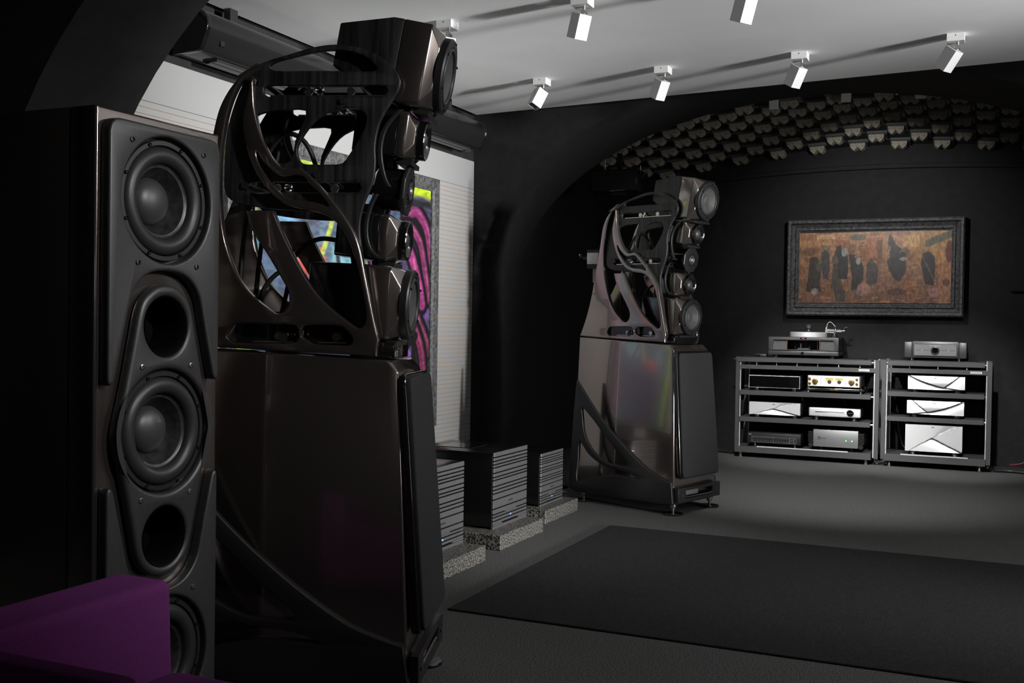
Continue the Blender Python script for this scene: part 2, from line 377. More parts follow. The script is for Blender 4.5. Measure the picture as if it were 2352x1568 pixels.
baffle('middle_baffle', dia, [circle(.170, 0, W2), circle(.082, 0, P1), circle(.082, 0, P2)], .013)
for z in (W1, W2, W3): woofer(sub, (.012, YC, z), .165)
for z in (P1, P2): lathe('port', [(.0825, .030), (.079, .026), (.0755, .0), (.074, -.086), (0, -.086)], PORTM, sub, 'x', (0, YC, z), 40)
for y, z in ((-.137, 1.663), (.138, 1.661), (-.113, 1.344), (.113, 1.343), (-.094, 1.067), (.094, 1.066), (-.094, .711), (.094, .71), (-.113, .436), (.113, .436)):
    lathe('grille_socket', [(.0075, .033), (.0075, .036), (.0055, .0365), (.0045, .034), (.004, .026), (0, .026)], STEEL if z < 1.1 else SATIN, sub, 'x', (0, y + YC, z), 16)
# ------------------------------------------------------------------ big loudspeaker: x forward, near side y < 0
FO = .38
def lerp(a, b, t): return a + (b - a) * t
SIDE = [(-.472, 1.998), (-.519, 1.973), (-.564, 1.930), (-.596, 1.878), (-.614, 1.82), (-.630, 1.721), (-.652, 1.612), (-.674, 1.502), (-.695, 1.40), (-.722, 1.305), (-.755, 1.209), (-.795, 1.117)]
LEG = [(-.09, 1.139), (-.106, 1.205), (-.123, 1.284), (-.137, 1.35), (-.146, 1.395), (-.155, 1.432), (-.172, 1.474), (-.198, 1.515), (-.228, 1.556), (-.256, 1.589), (-.286, 1.622), (-.316, 1.651), (-.346, 1.672), (-.376, 1.669), (-.400, 1.672), (-.434, 1.702), (-.463, 1.754), (-.482, 1.81), (-.494, 1.866), (-.498, 1.921), (-.500, 1.957)]
BLADE = [(-.502, 1.957), (-.519, 1.89), (-.530, 1.83), (-.524, 1.77), (-.505, 1.702), (-.475, 1.638), (-.441, 1.595), (-.408, 1.567), (-.375, 1.553), (-.342, 1.545), (-.304, 1.539), (-.27, 1.529), (-.24, 1.513), (-.215, 1.488), (-.193, 1.455), (-.176, 1.416), (-.162, 1.37), (-.149, 1.321), (-.138, 1.267), (-.131, 1.226), (-.130, 1.208), (-.133, 1.19), (-.145, 1.177), (-.162, 1.179), (-.198, 1.203), (-.241, 1.236), (-.28, 1.273), (-.318, 1.323), (-.353, 1.381), (-.384, 1.439), (-.41, 1.492), (-.430, 1.540)]
OPEN1 = [(-.510, 1.540), (-.491, 1.475), (-.443, 1.396), (-.395, 1.318), (-.379, 1.287), (-.375, 1.261), (-.380, 1.238), (-.394, 1.222), (-.411, 1.216), (-.430, 1.222), (-.452, 1.239), (-.478, 1.263), (-.502, 1.291), (-.525, 1.326), (-.544, 1.366), (-.559, 1.408), (-.572, 1.454), (-.581, 1.499), (-.588, 1.554), (-.593, 1.616), (-.594, 1.66), (-.593, 1.71), (-.589, 1.77), (-.581, 1.826), (-.569, 1.874), (-.553, 1.914), (-.531, 1.951), (-.503, 1.979), (-.474, 1.996)]
side_outer = catmull(SIDE, 3, False) + [(-.797, 1.1145), (-.095, 1.0885), (-.095, 1.125)] + catmull(LEG, 3, False) + catmull(BLADE, 3, False) + catmull(OPEN1, 3, False)[:-1]
slotB = catmull([(-.483, 1.723), (-.465, 1.694), (-.436, 1.664), (-.402, 1.645), (-.345, 1.650), (-.315, 1.625), (-.275, 1.584), (-.252, 1.552), (-.293, 1.565), (-.345, 1.570), (-.385, 1.580), (-.42, 1.606), (-.454, 1.648), (-.478, 1.692)], 3)
bs1 = catmull([(-.557, 1.143), (-.546, 1.166), (-.526, 1.181), (-.45, 1.183), (-.366, 1.182), (-.348, 1.172), (-.341, 1.156), (-.346, 1.137), (-.361, 1.126), (-.45, 1.124), (-.53, 1.124), (-.549, 1.130)], 3)
bs2 = catmull([(-.337, 1.160), (-.331, 1.175), (-.315, 1.182), (-.26, 1.183), (-.213, 1.181), (-.191, 1.168), (-.173, 1.145), (-.174, 1.128), (-.189, 1.121), (-.24, 1.122), (-.29, 1.123), (-.312, 1.133), (-.331, 1.145)], 3)
PL = [(-.482, 2.006), (-.398, 2.032), (-.316, 2.055), (-.247, 2.063), (-.17, 2.053), (-.108, 2.026), (-.063, 1.992), (-.041, 1.957), (-.042, 1.927), (-.062, 1.891), (-.09, 1.847), (-.109, 1.796), (-.117, 1.744), (-.115, 1.696), (-.120, 1.644), (-.133, 1.605), (-.147, 1.573), (-.160, 1.520), (-.162, 1.476), (-.156, 1.430), (-.148, 1.38), (-.135, 1.30), (-.115, 1.20), (-.105, 1.13), (-.125, 1.115), (-.155, 1.13), (-.165, 1.22), (-.182, 1.34), (-.20, 1.44), (-.235, 1.51), (-.30, 1.538), (-.375, 1.543), (-.464, 1.550), (-.56, 1.566), (-.597, 1.60), (-.600, 1.68), (-.596, 1.76), (-.584, 1.83), (-.555, 1.915), (-.52, 1.975)]
plate_outer = catmull(PL, 3)
PH = [[(-.457, 1.997), (-.43, 2.013), (-.37, 2.027), (-.312, 2.040), (-.23, 2.046), (-.16, 2.030), (-.118, 1.997), (-.122, 1.980), (-.19, 1.979), (-.27, 1.981), (-.36, 1.981), (-.44, 1.982)],
      [(-.476, 1.919), (-.462, 1.936), (-.38, 1.936), (-.27, 1.935), (-.16, 1.934), (-.085, 1.932), (-.090, 1.903), (-.16, 1.901), (-.27, 1.901), (-.38, 1.901), (-.460, 1.901)],
      [(-.506, 1.831), (-.466, 1.853), (-.400, 1.860), (-.340, 1.858), (-.348, 1.819), (-.372, 1.762), (-.382, 1.705), (-.418, 1.690), (-.455, 1.722), (-.486, 1.772)],
      [(-.366, 1.735), (-.356, 1.763), (-.327, 1.806), (-.293, 1.838), (-.24, 1.860), (-.187, 1.865), (-.150, 1.850), (-.146, 1.815), (-.166, 1.770), (-.198, 1.72), (-.220, 1.692), (-.26, 1.688), (-.31, 1.688), (-.345, 1.690), (-.361, 1.707)],
      [(-.540, 1.613), (-.524, 1.631), (-.44, 1.632), (-.34, 1.632), (-.24, 1.632), (-.165, 1.630), (-.170, 1.599), (-.24, 1.597), (-.34, 1.596), (-.44, 1.596), (-.522, 1.596)]]
plate_holes = [catmull(h, 2) for h in PH]
spk = thing('loudspeaker_tower', 'nearest tall bronze loudspeaker tower, dark flank towards the camera, beside the subwoofer', 'loudspeaker')
CR = -.45; TANR = math.tan(math.radians(17.5))
def creased(F, amt=1.):
    """behind the crease the flank turns inwards: returns (true F, inward shift)"""
    if F > CR or amt <= 0: return F, 0.
    t = TANR * amt; Fa = (F - .75 * t * CR) / (1 - .75 * t); return Fa, (CR - Fa) * t
def bl(z): return max(0., min(1., (1.90 - z) / .6))
def hw(z): return .253 - .052 * (z - .09) / .99
def gear(parent, F, z, y, s, r=.0145):
    n = 22; vs = []; pr = []
    for k in range(n * 2):
        a = PI * k / n; q = r * (1.0 if k % 2 else .88); pr.append((F + FO + q * math.cos(a), z + q * math.sin(a)))
    plate('gear', pr, [], lambda a, b, w: (a, y + w, b), .006, .0005, STEEL, parent, 0)
for s in (-1, 1):
    yo = s * .186
    sf = plate('side_frame', side_outer, [slotB, bs1, bs2], lambda a, b, w: (creased(a, bl(b))[0] + FO, yo + w - s * creased(a, bl(b))[1], b), .034, .006, BROWN, spk, 3, [('a', CR), ('a', -.55), ('a', -.65)] + [('b', 1.2 + .1 * k_) for k_ in range(8)])
    yp = s * .157
    ap = plate('adjuster_plate', plate_outer, plate_holes, lambda a, b, w: (a + FO, yp + w, b), .020, .003, STRIPE, spk, 2)
    box('slot_backing', -.56 + FO, -.17 + FO, min(s * .140, s * .150), max(s * .140, s * .150), 1.112, 1.19, GLOSSBLK, sf)
    for F0, F1, z, yy in ((-.455, -.088, 1.9035, .157), (-.518, -.170, 1.5985, .157), (-.50, -.37, 1.128, .165), (-.29, -.20, 1.128, .165)):
        box('rack_rail', F0 + FO, F1 + FO, min(s * (yy - .006), s * (yy + .006)), max(s * (yy - .006), s * (yy + .006)), z - .002, z + .0022, STEEL, ap)
    box('slot_bar', -.40 + FO, -.15 + FO, min(s * .152, s * .162), max(s * .152, s * .162), 1.932, 1.937, SATIN, ap)
    for F, z in ((-.331, 1.918), (-.196, 1.918), (-.245, 1.613), (-.430, 1.613), (-.419, 1.146), (-.2335, 1.146)): gear(ap, F, z, s * .160, s)
    for F, z in ((-.296, 1.920), (-.392, 1.614), (-.388, 1.147)):
        lathe('lock_knob', [(0, -.012), (.012, -.012), (.0145, 0), (.0145, .012), (.011, .015), (.008, .012), (0, .010)], CHROME, ap, 'y' if s > 0 else '-y', (F + FO, s * .158, z), 20)
    # yoke behind the midrange pods
    yk = [(-.035, 1.866), (-.068, 1.832), (-.090, 1.794), (-.100, 1.747), (-.097, 1.699), (-.085, 1.650), (-.070, 1.622)]
    yk2 = [(f - .016, z) for f, z in yk]
    plate('pod_yoke', catmull(yk, 3, False) + list(reversed(catmull(yk2, 3, False))), [], lambda a, b, w: (a + FO, s * .130 + w, b), .018, .003, SATIN, spk)
    yk = [(-.110, 1.600), (-.128, 1.565), (-.141, 1.515), (-.142, 1.470), (-.130, 1.428), (-.105, 1.404), (-.080, 1.398)]
    yk2 = [(f - .014, z - (.006 if i > 4 else 0)) for i, (f, z) in enumerate(yk)]
    plate('pod_yoke', catmull(yk, 3, False) + list(reversed(catmull(yk2, 3, False))), [], lambda a, b, w: (a + FO, s * .130 + w, b), .018, .003, SATIN, spk)
for F, z, r in ((-.53, 1.62, .012), (-.30, 1.655, .010), (-.48, 1.945, .010), (-.22, 1.885, .010), (-.40, 1.14, .014)):
    cyl('cross_rod', r, -.175, .175, SATIN, spk, 'y', (F + FO, 0, z), 12)
def loft(name, rings, m, parent, M, caps=(True, True), bev=0):
    """rings: (x, w, h, chamfer, dz)"""
    vs, fs = [], []
    for x, w_, h_, c, dz in rings:
        for y, z in ((w_ / 2, h_ / 2 - c), (w_ / 2 - c, h_ / 2), (-w_ / 2 + c, h_ / 2), (-w_ / 2, h_ / 2 - c), (-w_ / 2, -h_ / 2 + c), (-w_ / 2 + c, -h_ / 2), (w_ / 2 - c, -h_ / 2), (w_ / 2, -h_ / 2 + c)): vs.append(M @ Vector((x, y, z + dz)))
    n = len(rings)
    for i in range(n - 1):
        for k in range(8): fs.append((8 * i + k, 8 * i + (k + 1) % 8, 8 * (i + 1) + (k + 1) % 8, 8 * (i + 1) + k))
    if caps[0]: fs.append(tuple(range(8)))
    if caps[1]: fs.append(tuple(range(8 * (n - 1), 8 * n)))
    me = bpy.data.meshes.new(name); me.from_pydata([tuple(v) for v in vs], [], fs); bm = bmesh.new(); bm.from_mesh(me)
    bmesh.ops.recalc_face_normals(bm, faces=bm.faces)
    if bev: bmesh.ops.bevel(bm, geom=[e for e in bm.edges if len(e.link_faces) == 2 and e.calc_face_angle(0) > .3], offset=bev, segments=2, profile=.5, affect='EDGES')
    bm.to_mesh(me); bm.free(); return newobj(name, me, parent, m, 30)
def pod(F, z, pitch, w_, h_, depth, R, kind):
    Rm = Matrix.Rotation(math.radians(pitch), 4, 'Y'); T = Matrix.Translation((F + FO, 0, z)) @ Rm
    big = kind == 'bass'
    c = .022 if big else .016
    fx = -.035 if big else -.03
    bx = -.125 if big else -.06
    if kind != 'tweeter':
        head = loft('driver_pod', [(bx, w_, h_, .006, 0), (fx, w_, h_, c * .6, 0), (-.004, w_ - .045, h_ - .03, .05 if big else .034, 0), (-.002, w_ - .05, h_ - .035, .05 if big else .034, 0)], BROWN, spk, T, bev=.004)
        if F > 0: rr = [(-.33, w_ * .9, h_ * .52, .006, .02), (-.16, w_, h_, .006, 0), (bx - .0005, w_, h_, .006, 0)]
        else: rr = [(-depth, w_ * .92, h_ * .95, .006, 0), (bx - .0005, w_, h_, .006, 0)]
        loft('pod_housing', rr, STRIPE if F > 0 else GLOSSBLK, head, T, bev=.003)
        cpos = T @ Vector((.014, 0, 0))
        if big:
            fr = lathe('driver_ring', [(R, -.018), (R, .004), (R * .96, .009), (R * .80, .009), (R * .78, .003), (R * .78, -.014)], SATIN, head, 'x', cpos, 44, M=Rm)
            pf = []
            for k in range(9): a = PI * k / 8; pf.append((R * (.715 + .06 * math.cos(a)), .004 + .008 * math.sin(a)))
            lathe('surround', pf, RUBBER, head, 'x', cpos, 44, M=Rm)
            lathe('cone', [(R * .66, .004), (R * .63, .002), (R * .25, -.013), (R * .22, -.0115), (R * .10, -.0085), (0, -.008)], GREYCONE, head, 'x', cpos, 44, M=Rm)
            for k in range(6):
                a = 2 * PI * (k + .5) / 6; q = Rm @ Vector((.012, R * .89 * math.cos(a), R * .89 * math.sin(a)))
                cyl('screw', .004, -.001, .003, GLOSSBLK, head, 'x', cpos + q, 8)
        else:
            lathe('driver_ring', [(R, -.018), (R, .007), (R * .95, .010), (R * .90, .009), (R * .62, -.010), (R * .60, -.012)], GLOSSBLK, head, 'x', cpos, 40, M=Rm)
            pf = [(R * .60, -.012), (R * .54, -.004), (R * .48, -.010)]
            lathe('surround', pf, RUBBER, head, 'x', cpos, 40, M=Rm)
            pf = [(R * .48 * math.cos(PI / 2 * k / 8), -.010 + .020 * math.sin(PI / 2 * k / 8)) for k in range(9)]; pf[-1] = (0, pf[-1][1])
            lathe('dome', pf, CAP, head, 'x', cpos, 40, M=Rm)
        box_c = T @ Vector((-.03, 0, -h_ / 2 - .008))
        bm = bmesh.new(); addbox(bm, box_c, (.05, w_ * .7, .014), Rm); frombm('pod_bracket', bm, SATIN, head)
    else:
        head = loft('driver_pod', [(-.012, w_, h_, .045, 0), (0, w_, h_, .045, 0), (.003, w_ - .012, h_ - .012, .042, 0)], SATIN, spk, T, bev=.002)
        lathe('pod_housing', [(0, -.11), (.055, -.11), (.068, -.10), (.070, -.0125), (0, -.0125)], GLOSSBLK, head, 'x', T @ Vector((0, 0, 0)), 36, M=Rm)
        cpos = T @ Vector((.003, 0, 0))
        lathe('driver_ring', [(.030, 0), (.030, .004), (.026, .006), (.015, .001), (.014, -.002)], BLKAL, head, 'x', cpos, 32, M=Rm)
        pf = [(.0135 * math.cos(PI / 2 * k / 6), .001 + .010 * math.sin(PI / 2 * k / 6)) for k in range(7)]; pf[-1] = (0, pf[-1][1])
        lathe('dome', pf, MIDAL, head, 'x', cpos, 24, M=Rm)
        for k in range(16):
            a = 2 * PI * k / 16; q = Rm @ Vector((0, .039 * math.cos(a), .039 * math.sin(a))); cyl('relief', .0035, -.001, .0015, GLOSSBLK, head, 'x', cpos + q, 6)
        for sy in (-1, 1):
            for sz in (-1, 1): cyl('screw', .0045, -.001, .003, STEEL, head, 'x', cpos + Rm @ Vector((0, sy * .042, sz * .055)), 8)
pod(.067, 2.000, 10.0, .268, .265, .33, .122, 'bass')
pod(-.002, 1.790, 7.0, .205, .150, .20, .064, 'mid')
pod(-.038, 1.624, 7.0, .165, .155, .11, .03, 'tweeter')
pod(-.057, 1.463, 5.0, .205, .150, .20, .064, 'mid')
pod(-.040, 1.253, 4.0, .262, .236, .30, .116, 'bass')
box('pod_base', -.20 + FO, -.055 + FO, -.12, .12, 1.079, 1.131, GLOSSBLK, spk, bev=.004)
# lower cabinet, tapered, chamfered front-top edge
RF, RS = creased(-.799)
topz = lambda f: lerp(1.0755, 1.1115, (-.059 - f) / .739)
col_ = [(RF, RS), (CR, 0.), (-.059, 0.), (-.025, 0.), (.026, 0.)]
def crow(s_):
    return [[(RF, s_ * (hw(.095) - RS), .095), (CR, s_ * hw(.095), .095), (.026, s_ * hw(.095), .095), (-.025, s_ * hw(1.041), 1.041), (-.059, s_ * hw(1.0755), 1.0755), (CR, s_ * hw(topz(CR)), topz(CR)), (RF, s_ * (hw(1.11) - RS), topz(-.799))]][0]
vs = [(x + FO, y, z) for s_ in (-1, 1) for x, y, z in crow(s_)]; n = 7
fs = []
for o_ in (0, n): fs += [(o_ + 0, o_ + 1, o_ + 5, o_ + 6), (o_ + 1, o_ + 2, o_ + 3, o_ + 4, o_ + 5)]
fs += [(i, (i + 1) % n, n + (i + 1) % n, n + i) for i in range(n)]
me = bpy.data.meshes.new('cabinet'); me.from_pydata(vs, [], fs)
bm = bmesh.new(); bm.from_mesh(me); bmesh.ops.recalc_face_normals(bm, faces=bm.faces); bmesh.ops.bevel(bm, geom=[e for e in bm.edges if e.calc_face_angle(0) > .02], offset=.009, segments=3, profile=.5, affect='EDGES'); bm.to_mesh(me); bm.free()
newobj('cabinet', me, spk, BROWN, 30)
tl = lambda z: lerp(.070, .011, (z - .24) / .785)
def gring(ht, hb, z0, z1, r=.02): 
    base = rrect(2, 2, .1, 5); out = []
    for a, b in base:
        t = (b + 1) / 2; out.append((a * lerp(hb, ht, t), lerp(z0, z1, t)))
    return out
plate('grille_frame', gring(.208, .226, .228, 1.033), [], lambda a, b, w: (tl(b) + FO - .028 + w, a, b), .030, .006, GLOSSBLK, spk)
plate('grille', gring(.196, .214, .238, 1.023), [], lambda a, b, w: (tl(b) + FO - .009 + w, a, b), .022, .006, GRILLE, spk)
rp = [(-.250, .080), (.250, .080), (.250, .172), (-.250, .172)]
pp = plate('port_plate', rp, [[(-.160, .101), (.160, .101), (.160, .152), (-.160, .152)]], lambda a, b, w: (.045 + FO + w, a, b), .028, .003, SATIN, spk)
box('port_recess', FO - .03, FO + .028, -.18, .18, .085, .165, GLOSSBLK, pp)
cyl('handle_bar', .009, -.158, .158, CHROME, pp, 'y', (FO + .047, 0, .112), 16); box('handle_plate', FO + .030, FO + .034, -.155, .02, .116, .152, MIDAL, pp)
for y in (-.205, .205): cyl('bolt', .009, 0, .004, BLKAL, pp, 'x', (FO + .059, y, .125), 12)
# black curved brace on each flank
bro = [(-.786, .815), (-.797, .60), (-.802, .409), (-.806, .085), (-.752, .065), (-.60, .063), (-.30, .063), (-.024, .065), (.030, .076), (.012, .207)] + catmull([(-.02, .212), (-.155, .262), (-.297, .352), (-.444, .465), (-.573, .582), (-.683, .700), (-.751, .780)], 4, False)
bh1 = catmull([(-.724, .632), (-.719, .563), (-.706, .486), (-.677, .419), (-.622, .355), (-.546, .305), (-.46, .277), (-.345, .272), (-.337, .302), (-.431, .373), (-.539, .474), (-.637, .565)], 3)
bh2 = catmull([(-.737, .400), (-.712, .388), (-.654, .327), (-.566, .278), (-.46, .250), (-.336, .238), (-.24, .205), (-.30, .206), (-.417, .208), (-.522, .196), (-.618, .172), (-.738, .137), (-.738, .284)], 3)
for s in (-1, 1):
    plate('flank_brace', bro, [bh1, bh2], lambda a, b, w: (a + FO, s * (hw(b) + .007) + w, b), .024, .004, SATIN, spk)
box('plinth', -.79 + FO, .015 + FO, -.24, .24, .062, .105, SATIN, spk, bev=.004)
for F in (0.0, -.719):
    for y in (-.217, .217):
        ft = cyl('foot', .064, 0, .012, GLOSSBLK, spk, 'z', (F + FO, y, 0), 32, ch=.003)
        lathe('spike', [(.006, .010), (.010, .022), (.010, .038), (.018, .042), (.020, .05), (.020, .064), (0, .064)], STEEL, ft, 'z', (F + FO, y, 0), 16)
        
# cables inside the tower
for k, pts in enumerate(([(-.62, .03, 1.15), (-.60, .02, 1.45), (-.55, .0, 1.66), (-.46, -.02, 1.80), (-.38, -.02, 1.78), (-.33, 0, 1.65)], [(-.55, -.05, 1.14), (-.50, -.06, 1.30), (-.42, -.05, 1.36), (-.36, -.03, 1.25)], [(-.58, .06, 1.14), (-.54, .05, 1.5), (-.45, .04, 1.9), (-.33, .02, 2.0), (-.22, 0, 1.99)], [(-.50, .08, 1.14), (-.47, .08, 1.28), (-.43, .06, 1.42), (-.35, .05, 1.47), (-.26, .03, 1.46)])):
    tube('cable', [(f + FO, y, z) for f, y, z in pts], .008, CABLE, spk, 8, 6)
def place(root, x, y, a):
    c, s_ = math.cos(a), math.sin(a); ox, oy = -FO, .235
    root.location = (x + ox * c - oy * s_, y + ox * s_ + oy * c, 0); root.rotation_euler = (0, 0, a)
place(spk, -1.642, 2.847, .3398)
spk2 = dup(spk); place(spk2, -1.83, 6.56, -.3102)
spk['group'] = spk2['group'] = 'pair of loudspeaker towers'
spk2['label'] = 'far bronze loudspeaker tower standing in front of the black arch, left of the racks'
# ------------------------------------------------------------------ granite plinths and mono amplifiers (fronts face +X)
GR = [('granite plinth nearest the camera, partly hidden by the near loudspeaker', -2.300, 4.27, 4.825), ('middle granite plinth under the tall black amplifier', -2.333, 5.072, 5.655), ('farthest granite plinth, beside the foot of the far loudspeaker', -2.408, 5.872, 6.415)]
for lab, x, y0, y1 in GR:
    o = box('granite_plinth', x - .62, x, y0, y1, 0, .08, GRANITE, None, bev=.003, seg=1); tag(o, lab, 'plinth', 'granite plinths under the amplifiers')
FINS = [(.0, .0315), (.036, .012), (.055, .020), (.081, .018), (.105, .016), (.128, .017), (.151, .016), (.174, .014), (.197, .043)]
def amp(lab, xf, yc, w, h):
    k = h / .415
    t = thing('power_amplifier', lab, 'amplifier', (xf, yc, .08), 0, 'black slatted mono amplifiers'); d = .50
    body = box('chassis', -d, -.016, -w / 2, w / 2, .012, h - .006, AMPSIDE, t, bev=.003)
    box('top_plate', -d, -.006, -w / 2 - .003, w / 2 + .003, h - .014, h, AMPSIDE, t, bev=.002)
    box('vent', -.42, -.20, -w * .22, w * .22, h, h + .003, GLOSSBLK, t)
    # front: horizontal slats of varied height with dark gaps
    hs = [.030, .018, .016, .013, .030, .021, .013, .036, .017, .017, .034, .058, .030, .013, .017, .017]; g = .0088
    tot = sum(hs) + g * len(hs); sc = (h - .004) / (tot + .022); z = h
    for i, hh in enumerate(hs):
        z1 = z; z0 = z - hh * sc; z = z0 - g * sc
        s = box('front_slat', -.014, 0, -w / 2, w / 2, z0, z1, AMPFRONT, t, bev=.0012, seg=1)
        if i == 11: text('logo', 'ubicube', .030 * sc * .8, PRINTD, t, Matrix.Translation((.0005, 0, (z0 + z1) / 2)) @ FRONT_X)
        if i == 12: box('light_bar', -.013, .002, -w * .16, w * .16, z0 - .0050 * sc, z0 - .0008 * sc, MIDAL, t)
        if i == 14: box('status_light', -.002, .0015, -.006, .006, z0 + .004 * sc, z1 - .004 * sc, BLUELED, t)
    box('front_step', -.013, 0, -w / 2, -w * .24, max(z0 - .024 * sc, .02), z0 - .003 * sc, MIDAL, t); box('front_step', -.013, 0, w * .24, w / 2, max(z0 - .024 * sc, .02), z0 - .003 * sc, MIDAL, t)
    box('base_slat', -.014, 0, -w / 2, w / 2, 0, .022 * sc, AMPFRONT, t, bev=.001, seg=1)
    for sx in (-.04, -d + .04):
        for sy in (-1, 1): cyl('foot', .02, 0, .014, SATIN, t, 'z', (sx, sy * (w / 2 - .04), 0), 12)
amp('black slatted amplifier partly hidden behind the near loudspeaker', -2.428, 4.60, .45, .415)
amp('tallest-looking black slatted amplifier, on the middle granite plinth', -2.437, 5.425, .45, .415)
amp('smallest black slatted amplifier, farthest back near the far loudspeaker', -2.490, 6.17, .365, .322)
# ------------------------------------------------------------------ purple armchair (back at its -X side, open end towards the speakers)
ch = thing('armchair', 'purple wool armchair in the lower left corner', 'armchair', (-1.3, 1.35, 0))
def soft(name, x0, x1, y0, y1, z0, z1, bev, lev=1, taper=0):
    bm = bmesh.new(); vv = addbox(bm, ((x0 + x1) / 2, (y0 + y1) / 2, (z0 + z1) / 2), (x1 - x0, y1 - y0, z1 - z0))
    if taper:
        for v in vv:
            if v.co.z > (z0 + z1) / 2 and v.co.x > (x0 + x1) / 2: v.co.x -= taper
    bmesh.ops.bevel(bm, geom=bm.edges[:], offset=bev, segments=4, profile=.5, affect='EDGES')
    return frombm(name, bm, PURPLE, ch, 40)
soft('back_cushion', -.425, -.255, -.14, .415, .16, .645, .022, taper=.02)
soft('arm', -.255, .10, -.135, -.07, .16, .640, .02)
soft('seat_cushion', -.255, .42, -.065, .395, .24, .470, .04)
soft('seat_base', -.40, .40, -.135, .385, .10, .238, .02)
for x in (-.36, .36):
    for y in (-.10, .34): cyl('leg', .014, 0, .102, STEEL, ch, 'z', (x, y, 0), 12)
# ------------------------------------------------------------------ projection screen case on the left wall
ps = thing('projection_screen_case', 'long black projection screen housing below the ceiling on the left wall', 'projection screen', (-3.66, 5.64, 2.59))
cp = [(-.02, .105), (.135, .100), (.165, .085), (.185, .06), (.192, .03), (.188, 0), (.178, -.02), (.150, -.085), (.13, -.10), (-.02, -.105)]
plate('case_body', cp, [], lambda a, b, w: (a, w, b), 3.06, .002, mat('case_gloss', (.010, .010, .010), .22, coat=.2), ps)
cp2 = [(a * 1.02, b * 1.03) for a, b in cp]
for y in (-1.545, 1.545): plate('end_cap', cp2, [], lambda a, b, w: (a, y + w, b), .03, .004, GLOSSBLK, ps)
box('top_rail', .10, .125, -1.53, 1.53, .101, .108, BLKAL, ps); box('top_rail', .05, .06, -1.53, 1.53, .104, .110, BLKAL, ps)
box('screen_slot', .03, .12, -1.4, 1.4, -.118, -.103, SATIN, ps); box('bottom_bar', .045, .075, -1.40, 1.40, -.124, -.112, BLKAL, ps)
box('name_badge', .1755, .186, 1.30, 1.40, -.012, .008, GOLD, ps); box('socket', .166, .176, -1.44, -1.41, -.055, -.03, GLOSSBLK, ps)
for y in (-1.2, 1.2): box('hanger', .02, .06, y - .03, y + .03, .108, .20, SATIN, ps)
# ------------------------------------------------------------------ painted canvases (colour attribute on a fine grid)
def srgb(c): c = np.asarray(c, float) / 255; return np.where(c <= .04045, c / 12.92, ((c + .055) / 1.055) ** 2.4)
def vnoise(U, V, su, sv, seed):
    r_ = np.random.default_rng(seed); g = r_.random((int(sv) + 3, int(su) + 3)); x = U * su; y = V * sv
    i = np.clip(x.astype(int), 0, int(su)); j = np.clip(y.astype(int), 0, int(sv)); a = x - i; b = y - j; a = a * a * (3 - 2 * a); b = b * b * (3 - 2 * b)
    return (g[j, i] * (1 - a) + g[j, i + 1] * a) * (1 - b) + (g[j + 1, i] * (1 - a) + g[j + 1, i + 1] * a) * b
def canvas(name, nu, nv, paint, pos, parent, rough=.45):
    u = (np.arange(nu + 1)) / nu; v = np.arange(nv + 1) / nv; U, V = np.meshgrid(u, v)
    rgb = paint(U, V); P = [pos(a, b) for a, b in zip(U.ravel(), V.ravel())]
    fs = [(j * (nu + 1) + i, j * (nu + 1) + i + 1, (j + 1) * (nu + 1) + i + 1, (j + 1) * (nu + 1) + i) for j in range(nv) for i in range(nu)]
    me = bpy.data.meshes.new(name); me.from_pydata(P, [], fs); me.update()
    ca = me.color_attributes.new('paint', 'FLOAT_COLOR', 'POINT'); c = np.ones((len(P), 4), np.float32); c[:, :3] = srgb(np.clip(rgb, 0, 255)).reshape(-1, 3); ca.data.foreach_set('color', c.ravel())
    m = bpy.data.materials.new(name); m.use_nodes = True; N, L = nodes(m); at = N.new('ShaderNodeAttribute'); at.attribute_name = 'paint'
    L.new(at.outputs['Color'], N['Principled BSDF'].inputs['Base Color']); N['Principled BSDF'].inputs['Roughness'].default_value = rough
    return newobj(name, me, parent, m)
def over(rgb, mask, col, a=1.): m = np.clip(mask, 0, 1)[..., None] * a; return rgb * (1 - m) + np.array(col, float) * m
def soft01(d, e): return np.clip(.5 - d / e, 0, 1)
